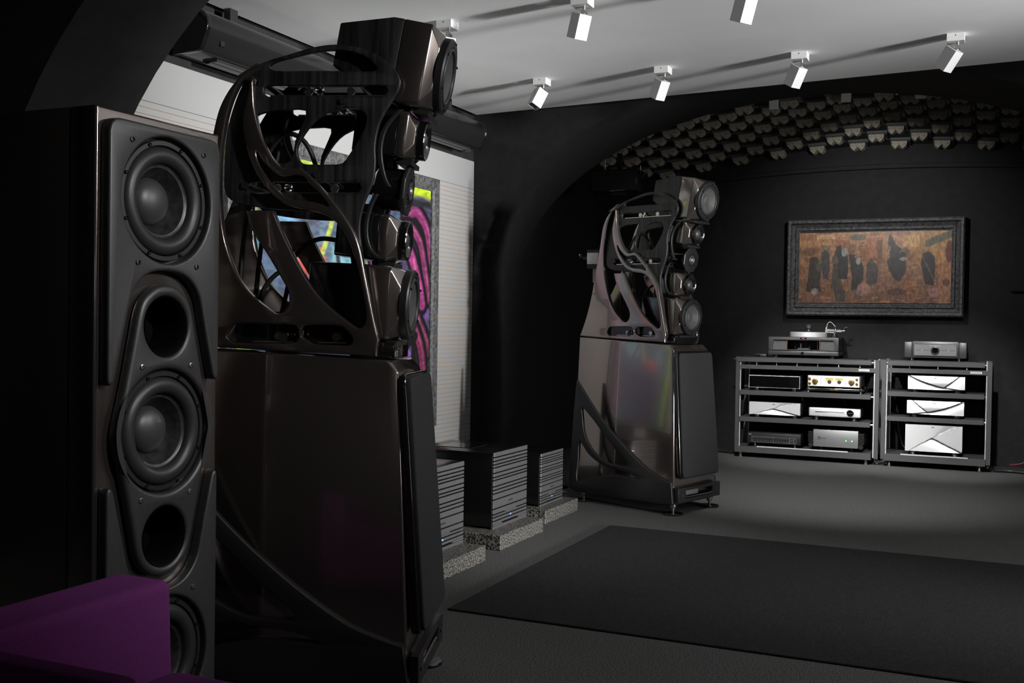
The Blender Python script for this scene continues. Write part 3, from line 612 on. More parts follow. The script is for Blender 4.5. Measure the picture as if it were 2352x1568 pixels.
# left wall painting: Y 4.46..6.785, z .62...2.217
lp = thing('wall_painting', 'large colourful graffiti-style painting in a dark frame on the white slatted wall', 'painting', (XL, 5.625, 1.3335))
HWp, HHp, fw = 1.162, .8835, .092
def paintL(U, V):
    Y = 4.555 + U * 2.135; Zz = .545 + V * 1.602
    n1 = vnoise(U, V, 9, 7, 1); n2 = vnoise(U + V * .4, V, 90, 30, 2) if False else vnoise(U, V, 60, 120, 2); n3 = vnoise(U, V, 24, 16, 3)
    rgb = np.zeros(U.shape + (3,)) + np.array([70, 58, 96.])
    rgb = over(rgb, np.clip((n1 - .45) * 4, 0, 1), (58, 78, 104)); rgb = over(rgb, np.clip((n3 - .62) * 4, 0, 1), (104, 70, 140))
    rgb = over(rgb, np.clip((.55 - np.abs(Y - 5.65)) * 4, 0, 1) * np.clip((n3 - .45) * 3, 0, 1), (60, 100, 126))
    def stroke(pts, wd, col, al=1., e=.012):
        nonlocal rgb
        P_ = catmull(pts, 6, False); best = np.full(Y.shape, 9.)
        for (y0, z0), (y1, z1) in zip(P_, P_[1:]):
            L2 = (y1 - y0) ** 2 + (z1 - z0) ** 2 + 1e-9; t_ = np.clip(((Y - y0) * (y1 - y0) + (Zz - z0) * (z1 - z0)) / L2, 0, 1)
            best = np.minimum(best, np.hypot(Y - y0 - t_ * (y1 - y0), Zz - z0 - t_ * (z1 - z0)))
        rgb = over(rgb, soft01(best - wd, e), col, al)
    mid = np.clip((.75 - np.abs(Y - 5.35)) * 4, 0, 1) * np.clip((Zz - 1.25) * 5, 0, 1); rgb = over(rgb, mid * (.3 + .7 * n3), (92, 120, 150), .8)
    rgb = over(rgb, soft01(np.hypot((Y - 5.58) / .14, (Zz - 1.58) / .13) - 1, .5), (98, 172, 188)); rgb = over(rgb, soft01(np.hypot((Y - 4.98) / .12, (Zz - 1.72) / .16) - 1, .6) * (n2 > .3), (98, 150, 190))
    rgb = over(rgb, soft01(np.hypot((Y - 5.10) / .13, (Zz - 1.55) / .08) - 1, .5), (225, 100, 80)); rgb = over(rgb, soft01(np.hypot((Y - 5.14) / .15, (Zz - 1.49) / .05) - 1, .4), (225, 62, 45)); rgb = over(rgb, soft01(np.hypot((Y - 5.18) / .16, (Zz - 1.40) / .06) - 1, .4), (130, 52, 120)); stroke([(5.34, 1.62), (5.40, 1.52)], .018, (225, 70, 45))
    stroke([(5.47, 1.84), (5.42, 1.72), (5.30, 1.50)], .022, (178, 200, 50)); stroke([(5.92, 1.70), (5.86, 1.52)], .03, (178, 205, 50)); stroke([(5.75, 1.75), (5.80, 1.55)], .035, (95, 165, 175)); stroke([(5.50, 1.66), (5.56, 1.44)], .02, (40, 44, 62))
    # magenta arcs with black outlines towards the right
    rgb = over(rgb, (Y > 6.15) & (Zz > 1.45), (74, 68, 98), .6); stroke([(6.12, 1.7), (6.24, 1.86), (6.36, 2.0)], .06, (62, 100, 122), .8, .05)
    for pts, wd, col in (([(6.34, 1.915), (6.44, 1.955), (6.51, 1.95), (6.62, 1.87), (6.68, 1.74), (6.70, 1.58)], .040, (136, 42, 100)), ([(6.24, 1.80), (6.34, 1.845), (6.44, 1.83), (6.55, 1.74), (6.61, 1.59), (6.65, 1.45), (6.665, 1.36)], .036, (124, 42, 88)), ([(6.12, 1.80), (6.22, 1.80), (6.32, 1.76), (6.43, 1.64), (6.53, 1.47), (6.585, 1.32)], .046, (150, 48, 116)), ([(6.28, 1.33), (6.45, 1.27), (6.58, 1.15), (6.70, .98)], .040, (106, 36, 66)), ([(6.25, 1.26), (6.42, 1.20), (6.54, 1.07), (6.60, .92), (6.62, .70)], .042, (128, 38, 78)), ([(6.05, 1.25), (6.28, 1.12), (6.42, .95), (6.46, .70)], .05, (96, 66, 130)), ([(5.95, 1.6), (6.0, 1.35), (5.9, 1.1), (5.7, .9)], .06, (120, 44, 104))):
        stroke(pts, wd + .034, (14, 13, 16)); stroke(pts, wd, col); stroke([(y_ + .012, z_ + .008) for y_, z_ in pts], .006, (190, 110, 160), .6)
    stroke([(6.33, .98), (6.42, 1.06), (6.50, 1.10)], .03, (14, 13, 16)); stroke([(6.48, 1.08), (6.46, .92), (6.40, .80)], .028, (14, 13, 16))
    stroke([(6.46, 1.62), (6.50, 1.50), (6.55, 1.44)], .015, (200, 90, 130), .8)
    # lime border strokes at top and left
    rgb = over(rgb, soft01(2.04 + .03 * np.sin(Y * 6) - Zz, .03), (178, 205, 40)); rgb = over(rgb, soft01(Y - 4.71 - .02 * np.sin(Zz * 8), .04) * (n2 > .12), (160, 200, 50))
    rgb = over(rgb, (np.abs(Y - 4.72) < .03) * (n3 > .55), (60, 130, 140)); rgb = over(rgb, soft01(np.abs(Zz - 2.02) - .022, .02) * (Y > 6.2), (30, 34, 36))
    g = rgb.mean(-1, keepdims=True); rgb = g + (rgb - g) * (.62 + .3 * np.clip(np.abs(Y - 5.45) / .6 - .3, 0, 1))[..., None]
    return rgb * (.62 + .36 * n2[..., None])
canvas('canvas', 260, 180, paintL, lambda u, v: (.030, 4.555 - 5.625 + u * 2.135, .545 - 1.3335 + v * 1.602), lp)
def frame(parent, hw_, hh, fw_, depth, axis, m, steps):
    """four mitred members, each its own part; steps = (distance from outer edge 0..1, height)"""
    f = (lambda a, b, d: (d, a, b)) if axis == 'x' else (lambda a, b, d: (a, -d, b))
    cor = [(-1, -1), (1, -1), (1, 1), (-1, 1)]
    for k in range(4):
        c0, c1 = cor[k], cor[(k + 1) % 4]; vs, fs = [], []
        prof = [(0, 0)] + steps + [(1, 0)]
        for c in (c0, c1):
            for t, d in prof: vs.append(f(c[0] * (hw_ - t * fw_), c[1] * (hh - t * fw_), d))
        n = len(prof)
        for i in range(n): fs.append((i, (i + 1) % n, n + (i + 1) % n, n + i))
        fs += [tuple(range(n)), tuple(range(n, 2 * n))]
        mesh('frame_member', vs, fs, m, parent)
frame(lp, HWp, HHp, fw, .05, 'x', FRAMEM, [(0, .05), (.15, .055), (.8, .05), (.86, .045), (1, .04)])
box('backing', .0, .026, -1.1, 1.1, -.82, .82, SATIN, lp)
# back wall painting
bp = thing('wall_painting', 'orange-brown painting of robed figures in a heavy black textured frame above the racks', 'painting', (-1.01, 10.3, 1.755))
def paintB(U, V):
    x = 275 + U * 1745; y = 1085 - V * 850
    n1 = vnoise(U, V, 14, 8, 11); n2 = vnoise(U, V, 120, 26, 12); n3 = vnoise(U, V, 30, 60, 13)
    top = np.clip((y - 240) / 850, 0, 1)[..., None]
    rgb = (1 - top) * np.array([176, 122, 78.]) + top * np.array([118, 78, 62.])
    rgb = over(rgb, np.clip((n1 - .5) * 3, 0, 1), (140, 84, 50)); rgb = over(rgb, np.clip((n3 - .65) * 4, 0, 1), (196, 140, 84), .7)
    rgb = over(rgb, (x > 1600) & (y < 620), (190, 138, 66), .5); rgb = over(rgb, (x > 1870) & (y > 470), (186, 122, 80), .7)
    for x0, y0, x1, y1, c in ((280, 250, 480, 330, (150, 96, 62)), (480, 255, 700, 310, (205, 160, 105)), (285, 440, 470, 490, (96, 82, 66)), (880, 260, 1050, 330, (84, 88, 76)), (1050, 300, 1250, 520, (168, 96, 54)), (540, 390, 640, 470, (120, 104, 74)), (1480, 280, 1660, 420, (200, 150, 84)), (860, 380, 935, 520, (120, 78, 50)), (1190, 330, 1250, 560, (104, 66, 40)), (700, 330, 870, 420, (150, 86, 50))):
        rgb = over(rgb, (x > x0) & (x < x1) & (y > y0) & (y < y1), c, .75)
    d = np.abs((y - 330) + .42 * (x - 1870)) - 45; rgb = over(rgb, soft01(d, 20) * (x > 1730), (92, 84, 62))
    def fig(pts, c, e=16):
        nonlocal rgb
        P = pts; inside = np.zeros(x.shape, bool); j = len(P) - 1
        for i in range(len(P)):
            xi, yi = P[i]; xj, yj = P[j]
            cond = ((yi > y) != (yj > y)) & (x < (xj - xi) * (y - yi) / (yj - yi + 1e-9) + xi); inside ^= cond; j = i
        rgb = over(rgb, inside, c, .93)
    def ell(cx, cy, rx, ry, c, a=.95, e=.15):
        nonlocal rgb
        rgb = over(rgb, soft01(np.hypot((x - cx) / rx, (y - cy) / ry) - 1, e), c, a)
    D = (48, 46, 46); D2 = (60, 62, 62)
    fig([(360, 950), (390, 760), (400, 560), (470, 530), (520, 580), (545, 700), (530, 860), (560, 950)], (56, 50, 44)); ell(530, 640, 45, 70, (92, 86, 78)); ell(455, 570, 60, 45, (70, 52, 40))
    fig([(570, 800), (545, 640), (540, 480), (580, 435), (635, 480), (645, 600), (630, 800)], D2)
    fig([(690, 530), (720, 400), (770, 385), (830, 440), (860, 560), (855, 800), (760, 800), (700, 700)], D); ell(810, 470, 32, 55, (150, 146, 136)); ell(795, 415, 18, 18, (150, 96, 70))
    ell(705, 570, 40, 55, (96, 88, 66)); fig([(660, 930), (680, 620), (735, 620), (760, 800), (830, 960), (830, 1075), (720, 1075), (690, 900)], (72, 66, 60))
    fig([(860, 500), (940, 505), (1000, 560), (1040, 660), (1035, 800), (990, 920), (900, 935), (905, 760), (880, 620)], D); ell(975, 580, 28, 45, (150, 148, 138)); ell(950, 530, 18, 16, (160, 110, 84))
    fig([(1070, 760), (1075, 620), (1120, 545), (1165, 600), (1215, 690), (1195, 840), (1120, 880), (1075, 840)], (66, 62, 58))
    fig([(1310, 370), (1320, 260), (1360, 300), (1400, 390), (1470, 440), (1520, 560), (1515, 720), (1450, 835), (1390, 800), (1330, 700), (1300, 580), (1340, 540)], D); ell(1500, 490, 60, 55, (104, 84, 54)); ell(1480, 510, 36, 34, (46, 42, 40)); ell(1330, 430, 14, 40, (140, 100, 70)); ell(1485, 560, 40, 22, (150, 140, 130))
    fig([(1680, 620), (1700, 500), (1760, 470), (1830, 530), (1845, 640), (1830, 870), (1730, 860), (1710, 740)], (46, 44, 46))
    ell(1040, 920, 75, 78, (178, 122, 104)); ell(985, 955, 40, 38, (128, 112, 96)); ell(473, 950, 42, 44, (156, 148, 134)); ell(1832, 955, 62, 60, (170, 112, 104)); ell(1420, 950, 110, 42, (88, 54, 44)); ell(1990, 480, 40, 130, (104, 50, 40)); ell(1965, 840, 40, 40, (84, 56, 40), .7)
    d = np.abs((x - 1690) - (y - 510) * .47); rgb = over(rgb, soft01(d - 4, 5) * (y > 510) * (y < 820), (150, 112, 76))
    haze = np.clip((y - 500) / 600, 0, 1) * (.25 + .3 * n1); rgb = over(rgb, haze, (112, 92, 80), .55)
    g_ = rgb.mean(-1, keepdims=True); rgb = g_ + (rgb - g_) * .85
    return rgb * (.74 + .36 * n2[..., None])
canvas('canvas', 300, 150, paintB, lambda u, v: (-.665 + u * 1.33, -.045, -.325 + v * .65), bp)
frame(bp, .77, .445, .112, .09, 'y', FRAMEM, [(0, .085), (.12, .10), (.28, .098), (.40, .07), (.62, .05), (.72, .062), (.84, .062), (.93, .048), (1, .044)])
box('backing', -.69, .69, -.04, -.002, -.36, .36, SATIN, bp)
# ------------------------------------------------------------------ ceiling spotlights
def spotlight(lab, x, y, z, yaw, tilt, drop=.0):
    t = thing('ceiling_spotlight', lab, 'spotlight', (x, y, z), 0, 'white square ceiling spotlights')
    bb = box('base', -.045, .045, -.045, .045, -.042, 0, WHITEAL, t, bev=.001, seg=1); cyl('screw', .003, 0, .001, SATIN, bb, '-y', (0, -.045, -.012), 8)
    cyl('stem', .008, -.075, -.04, STEEL, t, 'z', (.01, 0, 0), 10); cyl('hinge', .012, -.018, .018, STEEL, t, 'y', (.01, 0, -.070), 10)
    M = Matrix.Translation((.0, 0, -.072)) @ Matrix.Rotation(math.radians(yaw), 4, 'Z') @ Matrix.Rotation(math.radians(tilt), 4, 'X')
    bm = bmesh.new(); w_ = .036; L_ = .125; o = .012
    vv = [(-w_, -w_, -.006), (w_, -w_, -.006), (w_, w_, -.006), (-w_, w_, -.006), (-w_, -w_, -L_), (w_, -w_, -L_), (w_, w_, -L_), (-w_, w_, -L_)]; q = w_ - .003
    vv += [(-q, -q, -L_), (q, -q, -L_), (q, q, -L_), (-q, q, -L_), (-q, -q, -.07), (q, -q, -.07), (q, q, -.07), (-q, q, -.07)]
    fs = [(0, 1, 2, 3)] + [(i, (i + 1) % 4, 4 + (i + 1) % 4, 4 + i) for i in range(4)] + [(4 + i, 4 + (i + 1) % 4, 8 + (i + 1) % 4, 8 + i) for i in range(4)] + [(8 + i, 8 + (i + 1) % 4, 12 + (i + 1) % 4, 12 + i) for i in range(4)] + [(12, 13, 14, 15)]
    h = mesh('lamp_head', [M @ Vector(v) for v in vv], fs, WHITEAL, t)
    bm = bmesh.new(); addbox(bm, M @ Vector((0, 0, -.0735)), (.05, .05, .004), M.to_3x3().to_4x4()); frombm('lamp_insert', bm, SATIN, h)
spotlight('white spotlight half hidden behind the near loudspeaker top', -2.681, 5.051, HC, 58, 20)
spotlight('white spotlight at the top edge of the picture, centre', -1.869, 4.925, HC, 58, 20)
spotlight('white spotlight whose base is cut off by the top edge, right of centre', -1.06, 4.93, HC, 58, 20)
spotlight('leftmost white spotlight of the far row, open end towards the camera', -2.725, 6.462, HC, -38, -28)
spotlight('second white spotlight from the left in the far ceiling row', -1.898, 6.429, HC, 58, 27)
spotlight('third white spotlight from the left in the far ceiling row', -1.057, 6.37, HC, 58, 30)
spotlight('rightmost white spotlight of the far ceiling row', -.216, 6.27, HC, 60, 38)
for lab, x, y in (('left white spotlight under the arch among the diffusers', -1.60, 8.47), ('middle white spotlight under the arch among the diffusers', -1.055, 8.47), ('right white spotlight under the arch among the diffusers', -.52, 8.47)):
    spotlight(lab, x, y, vz(x, y) + .125, 10, 35)
# ------------------------------------------------------------------ equipment racks (fronts face -Y)
RY = 9.78
def rack(lab, x0, x1, shelves, bar, base, topz, strips, plate_x, studs):
    xc = (x0 + x1) / 2; t = thing('equipment_rack', lab, 'rack', (xc, RY, 0), 0, 'carbon-look equipment racks'); D = .44
    b = base
    box('base_shelf', b[0] - xc, b[1] - xc, 0, D, b[2], b[3], CARBON, t, bev=.002, seg=1)
    box('silver_strip', strips[0] - xc, strips[1] - xc, -.004, .012, b[3] - .002, b[3] + .008, WHITEAL, t)
    for i, (a, c, z0, z1) in enumerate(shelves):
        s = box('shelf', a - xc, c - xc, 0, D, z0, z1, CARBON, t, bev=.002, seg=1)
        if i == len(shelves) - 1: box('top_panel', a - xc + .06, c - xc - .06, .02, D - .02, z1, z1 + .006, SATIN, s)
        for sx in (a - xc - .012, c - xc + .012): cyl('shelf_pin', .006, -.012, .012, STEEL, s, 'x', (sx, .03, (z0 + z1) / 2), 8)
    fb = box('front_rail', bar[0] - xc, bar[1] - xc, .004, .024, bar[2], bar[3], CARBON, t); box('rear_rail', bar[0] - xc, bar[1] - xc, D - .03, D - .01, bar[2], bar[3], CARBON, t)
    for k in range(studs):
        lathe('stud', [(.006, bar[3]), (.006, bar[3] + .008), (.003, bar[3] + .012), (.003, bar[3] + .028), (0, bar[3] + .028)], STEEL, fb, 'z', (lerp(bar[0], bar[1], (k + .8) / (studs + .5)) - xc, .014, 0), 8)
    np_ = box('name_plate', plate_x - .045 - xc, plate_x + .045 - xc, .001, .004, (bar[2] + bar[3]) / 2 - .009, (bar[2] + bar[3]) / 2 + .009, SILVER, fb)
    for k in range(7): box('engraving', plate_x - .038 + k * .011 - xc, plate_x - .030 + k * .011 - xc, .0004, .001, (bar[2] + bar[3]) / 2 - .004, (bar[2] + bar[3]) / 2 + .004, MIDAL, np_)
    for sx, s in ((x0 - xc, 1), (x1 - xc, -1)):
        for y in (.008, D - .048):
            p = box('post', min(sx, sx + s * .034), max(sx, sx + s * .034), y, y + .04, base[2] + .012, topz, CARBON, t)
            cyl('silver_rod', .0055, base[3] if s > 0 else base[2] + .02, topz - .045 if s > 0 else topz, WHITEAL, p, 'z', (sx + s * .041, y + .012, 0), 10)
    for sx in (b[0] - xc + .045, b[1] - xc - .045):
        for y in (.05, D - .05):
            lathe('foot', [(0, 0), (.022, 0), (.022, .005), (.015, .008), (.015, b[2] * .55), (.013, b[2] * .6), (.013, b[2] + .001), (0, b[2] + .001)], STEEL, t, 'z', (sx, y, 0), 16)
rack('wider left carbon-look equipment rack carrying the turntable', -2.146, -.893, [(-2.106, -.962, .330, .374), (-2.106, -.962, .575, .618), (-2.146, -.962, .877, .918)], (-2.104, -.930, .813, .850), (-2.144, -.950, .046, .103), .922, (-1.941, -1.143), -1.02, 6)
rack('narrower right carbon-look equipment rack with three silver components', -.871, .004, [(-.824, -.052, .400, .440), (-.824, -.052, .615, .657), (-.824, -.052, .881, .924)], (-.828, -.034, .820, .858), (-.846, -.034, .052, .112), .930, (-.705, -.170), -.12, 3)
def dev(name, lab, cat, x0, x1, z0, y=RY + .02, group=None):
    return thing(name, lab, cat, ((x0 + x1) / 2, y, z0), 0, group)
def feet4(t, w_, d, h, r=.02, m=CHROME, inset=.06):
    for sx in (-1, 1):
        for y in (inset, d - inset): lathe('foot', [(0, -h), (r * .8, -h), (r, -h * .8), (r, -h * .45), (r * .7, -h * .4), (r * .9, -h * .3), (r * .9, .001), (0, .001)], m, t, 'z', (sx * (w_ / 2 - inset), y, 0), 18)
# sculpted silver fascias
def relief(style):
    def g(u, v, asp):
        if style == 'valley_left': cur = v - (1 - 1.28 * u + .40 * u * u) if u < 1.6 else 1; d2 = (u - (.60 + .30 * v))
        c1 = None
        if style == 'valley_left':      # long curve falls from top left to bottom right
            c1 = v - (1.06 - 1.95 * u + .92 * u * u); d2 = u - (.575 + .32 * v)
            if c1 > 0: return (-.004 + .010 * math.sin(PI * min(max(v, 0), 1))) if d2 < 0 else -.012 * math.exp(-d2 / .12)
            return -.020 * math.exp(c1 / .18)
        if style == 'valley_right':
            return g2(1 - u, v)
        if style == 'peak':             # curve rises from bottom left to top right, second edge falls to bottom right
            c1 = v - (-.10 + 1.45 * u - .28 * u * u) * 1.0; d2 = v - (.62 - .95 * (u - .37))
            if c1 > 0: return -.016 * math.exp(-c1 / .10) * max(0, min(1, (u - .5) * 3)) + .003
            return (.0 if d2 > 0 else -.018 * math.exp(d2 / .22))
    def g2(u, v):
        c1 = v - (1.06 - 1.95 * u + .92 * u * u); d2 = u - (.575 + .32 * v)
        if c1 > 0: return (-.004 + .010 * math.sin(PI * v)) if d2 < 0 else -.012 * math.exp(-d2 / .12)
        return -.020 * math.exp(c1 / .18)
    return g
def fascia(t, w_, h, style, nx=90, nz=34):
    g = relief(style); vs, fs = [], []
    for j in range(nz + 1):
        for i in range(nx + 1):
            u, v = i / nx, j / nz; vs.append((-w_ / 2 + u * w_, -.012 - 1.7 * g(u, v, w_ / h), v * h))
    for j in range(nz):
        for i in range(nx): a = j * (nx + 1) + i; fs.append((a, a + 1, a + nx + 2, a + nx + 1))
    n0 = len(vs)
    per = [i for i in range(nx + 1)] + [j * (nx + 1) + nx for j in range(1, nz + 1)] + [nz * (nx + 1) + i for i in range(nx - 1, -1, -1)] + [j * (nx + 1) for j in range(nz - 1, 0, -1)]
    for k in per: vs.append((vs[k][0], .03, vs[k][2]))
    for k in range(len(per)): k2 = (k + 1) % len(per); fs.append((per[k], per[k2], n0 + k2, n0 + k))
    return mesh('fascia', vs, fs, SILVER, t, 28)
def silverdev(lab, x0, x1, z0, z1, shelf, style):
    w_ = x1 - x0; h = z1 - z0; t = dev('hifi_component', lab, 'hi-fi component', x0, x1, z0, group='silver components with sculpted fronts')
    fascia(t, w_, h, style); box('case', -w_ / 2 + .002, w_ / 2 - .002, .028, .40, .001, h - .002, BLKAL, t, bev=.003)
    feet4(t, w_, .40, z0 - shelf, .024); box('logo', -.018, .004, -.0185, -.0165, h - .020, h - .014, BLKAL, t)
silverdev('silver component with sculpted front, left rack middle shelf', -2.016, -1.562, .400, .513, .374, 'peak')
silverdev('slim silver component on the upper shelf of the right rack', -.658, -.204, .682, .798, .657, 'valley_left')
silverdev('slim silver component on the middle shelf of the right rack', -.662, -.208, .468, .585, .440, 'valley_right')
silverdev('tall silver component at the bottom of the right rack', -.670, -.216, .150, .378, .112, 'peak')
# black-fronted component
t = dev('hifi_component', 'component with a glossy black front, left rack upper shelf', 'hi-fi component', -2.026, -1.570, .645); w_ = .456; h = .112
box('case', -w_ / 2 + .002, w_ / 2 - .002, .008, .38, 0, h, BLKAL, t, bev=.002); box('front_rim', -w_ / 2, w_ / 2, -.006, .010, 0, h, SILVER, t, bev=.001, seg=1)
box('black_glass', -w_ / 2 + .004, w_ / 2 - .004, -.0075, -.005, .004, h - .006, GLASSBLK, t); feet4(t, w_, .38, .027, .024)
# ivory preamplifier with meters on its own stand
sd = dev('isolation_stand', 'silver isolation stand under the ivory preamplifier with meters', 'stand', -1.513, -1.029, .637)
box('deck', -.242, .242, .0, .36, .002, .022, CHROME, sd, bev=.003); box('bronze_inlay', -.035, .035, -.003, .002, .004, .019, GOLD, sd)
for sx in (-.225, .225):
    for y in (.0, .34): lathe('foot', [(0, -.019), (.006, -.019), (.010, -.010), (.007, -.005), (.014, .0), (.016, .012), (.014, .024), (.006, .030), (.008, .036), (0, .038)], CHROME, sd, 'z', (sx, y + .004, 0), 16)
t = dev('preamplifier', 'ivory preamplifier with two gold meters and gold knobs, left rack', 'preamplifier', -1.502, -1.054, .6755); w_ = .448; h = .097
box('case', -w_ / 2 - .004, w_ / 2 + .004, .006, .34, 0, h, BLKAL, t, bev=.002); box('panel', -w_ / 2 + .006, w_ / 2 - .006, -.008, .006, .001, h - .001, IVORY, t, bev=.002)
for s in (-1, 1): box('wood_cheek', min(s * (w_ / 2 - .006), s * w_ / 2), max(s * (w_ / 2 - .006), s * w_ / 2), -.004, .006, 0, h, COPPER, t)
for x in (-.072, .012):
    mt = box('meter', x, x + .072, -.0095, -.008, .046, .080, METER, t); box('scale_arc', x + .008, x + .064, -.0105, -.0095, .068, .071, PRINTD, mt)
    lathe('meter_hub', [(0, .0), (.017, .0), (.017, .0016), (0, .0016)], PRINTD, mt, '-y', (x + .037, -.0085, .042), 20); box('needle', x + .035, x + .0362, -.0108, -.0095, .050, .068, PRINTD, mt)
for x in (-.160, .153):
    lathe('volume_knob', [(0, .030), (.015, .030), (.017, .027), (.018, 0), (.026, 0), (.026, .003), (.022, .004), (0, .004)], GOLD, t, '-y', (x, -.008, .044), 24)
for x, z in ((-.206, .066), (-.206, .024), (.198, .070), (.198, .030)): lathe('small_knob', [(0, .02), (.007, .02), (.008, 0), (.012, 0), (.012, .002), (0, .002)], GOLD, t, '-y', (x, -.008, z), 16)
for x in (-.108, .102):
    for k in range(4): cyl('toggle', .0028, 0, .006, PRINTD, t, '-y', (x, -.008, .026 + k * .018), 8)
box('script_mark', -.035, .03, -.0086, -.008, .022, .0235, MIDAL, t)
# disc player
t = dev('disc_player', 'white-silver disc player with a slot and round black display, left rack middle shelf', 'disc player', -1.487, -1.044, .408); w_ = .443; h = .079
box('case', -w_ / 2 + .006, w_ / 2 - .006, .012, .36, 0, h - .004, BLKAL, t, bev=.003)
vs, fs = [], []; nx, nz = 30, 8
for j in range(nz + 1):
    for i in range(nx + 1):
        u = i / nx * 2 - 1; v = j / nz * 2 - 1; vs.append((u * w_ / 2 * (1 - .006 * v * v), .012 - .022 * (1 - .6 * u * u) * (1 - .15 * v * v), h / 2 + v * h / 2 * (1 - .06 * u * u)))
for j in range(nz):
    for i in range(nx): a = j * (nx + 1) + i; fs.append((a, a + 1, a + nx + 2, a + nx + 1))
fc = mesh('fascia', vs, fs, SILVER, t, 60); sol = fc.modifiers.new('thickness', 'SOLIDIFY'); sol.thickness = .006; sol.offset = -1
box('disc_slot', -.165, .085, -.0115, -.004, .041, .0445, GLASSBLK, t); cyl('display', .028, -.006, .0105, GLASSBLK, t, '-y', (.135, 0, .040), 28); lathe('display_rim', [(.028, .004), (.031, .004), (.031, .0095), (.028, .0108)], CHROME, t, '-y', (.135, 0, .040), 28)
box('display_line', .115, .155, -.0112, -.0104, .0395, .0405, PRINT, t); feet4(t, w_, .36, .034, .02, STEEL)
# black mixer / processor
t = dev('processor_unit', 'black rack-mount unit with rows of small white-printed knobs, bottom left of the left rack', 'processor', -2.032, -1.554, .137); w_ = .478; h = .095
box('case', -w_ / 2, w_ / 2, .0, .34, 0, h, SATIN, t, bev=.002); feet4(t, w_, .34, .034, .012, STEEL)
for x0, x1 in ((-.200, -.005), (-.003, .140), (.142, .178), (.180, .200)):
    for z in (.012, .058): box('printed_line', x0, x1, -.0008, 0, z, z + .0012, PRINT, t)
    for x in (x0, x1 - .001): box('printed_line', x, x + .0012, -.0008, 0, .012, .058, PRINT, t)
for k in range(14):
    for z in (.026, .046):
        cyl('knob', .0062, 0, .010, BLKAL, t, '-y', (-.190 + k * .0235, 0, z), 10); 
        if z < .04: box('pointer', -.1906 + k * .0235, -.1894 + k * .0235, -.0106, -.0100, z, z + .006, PRINT, t)
cyl('knob', .012, 0, .012, BLKAL, t, '-y', (.160, 0, .034), 14); text('logo', 'XO', .016, PRINT, t, Matrix.Translation((-.212, -.0006, .078)) @ FRONT_Y)
# grey power supply with fins
t = dev('power_supply', 'grey aluminium unit with green lights and black cooling fins, bottom right of the left rack', 'power unit', -1.443, -1.060, .139); w_ = .383; h = .152
box('front', -w_ / 2, w_ / 2, -.006, .012, 0, h, MIDAL, t, bev=.002); box('case', -w_ / 2 - .002, w_ / 2 + .002, .012, .38, .002, h - .003, BLKAL, t)
for s in (-1, 1):
    for k in range(8): box('cooling_fin', min(s * (w_ / 2 + .001), s * (w_ / 2 + .048)), max(s * (w_ / 2 + .001), s * (w_ / 2 + .048)), .012, .34, .034 + k * .0125, .042 + k * .0125, SATIN, t)
    cyl('caster', .020, 0, .03, SATIN, t, '-y', (s * (w_ / 2 + .024), .03, .012), 14)
for x in (.090, .140):
    lathe('indicator_ring', [(.0115, .004), (.0115, .009), (.008, .009), (.008, .005)], STEEL, t, '-y', (x, 0, .062), 20); cyl('indicator', .008, 0, .0078, GREENLED, t, '-y', (x, 0, .062), 16)
lathe('emblem', [(.014, .0055), (.014, .0072), (.010, .0072), (.010, .0055)], PRINTD, t, '-y', (-.139, 0, .078), 22); cyl('emblem_dot', .005, .005, .0072, PRINTD, t, '-y', (-.139, 0, .078), 12)
text('logo', 'BASE', .016, BLKAL, t, Matrix.Translation((-.096, -.0064, .076)) @ FRONT_Y); feet4(t, w_, .38, .036, .012, SATIN)
# preamplifier on top of the right rack
t = dev('preamplifier', 'dark grey preamplifier with round black knob and blue lights on top of the right rack', 'preamplifier', -.695, -.200, .955, RY + .07); w_ = .495; h = .136
for s in (-1, 1): box('side_block', min(s * .189, s * w_ / 2), max(s * .189, s * w_ / 2), -.004, .35, 0, h - .004, BLKAL, t, bev=.002)
box('case', -.186, .186, .004, .35, -.002, h + .003, BLKAL, t, bev=.003); box('panel', -.173, .173, -.006, .006, .014, .118, MATS['grey_aluminium'], t, bev=.001, seg=1)
box('panel_face', -.168, .168, -.0085, -.005, .019, .113, mat('panel_alu', (.16, .16, .16), .45, metal=.5), t)
lathe('knob_ring', [(.036, 0), (.036, .010), (.032, .013), (.026, .013), (.025, .004)], BLKAL, t, '-y', (0, -.008, .064), 36); cyl('knob', .0255, 0, .012, GLASSBLK, t, '-y', (0, -.008, .064), 32)
for x0, x1 in ((-.158, -.045), (.045, .158)): box('slot_line', x0, x1, -.0092, -.0084, .0625, .0655, PRINTD, t)
for x, z in ((-.105, .064), (.105, .064), (0, .0905)): cyl('status_light', .0035, 0, .0135 if x == 0 else .0025, BLUELED, t, '-y', (x, -.008, z), 10)
for k in range(12): box('lettering', -.044 + k * .0075, -.040 + k * .0075, -.0092, -.0084, .102, .106, PRINT, t)
for sx in (-.19, .19):
    for y in (.03, .30): cyl('foot', .011, -.025, .001, STEEL, t, 'z', (sx, y, 0), 12)
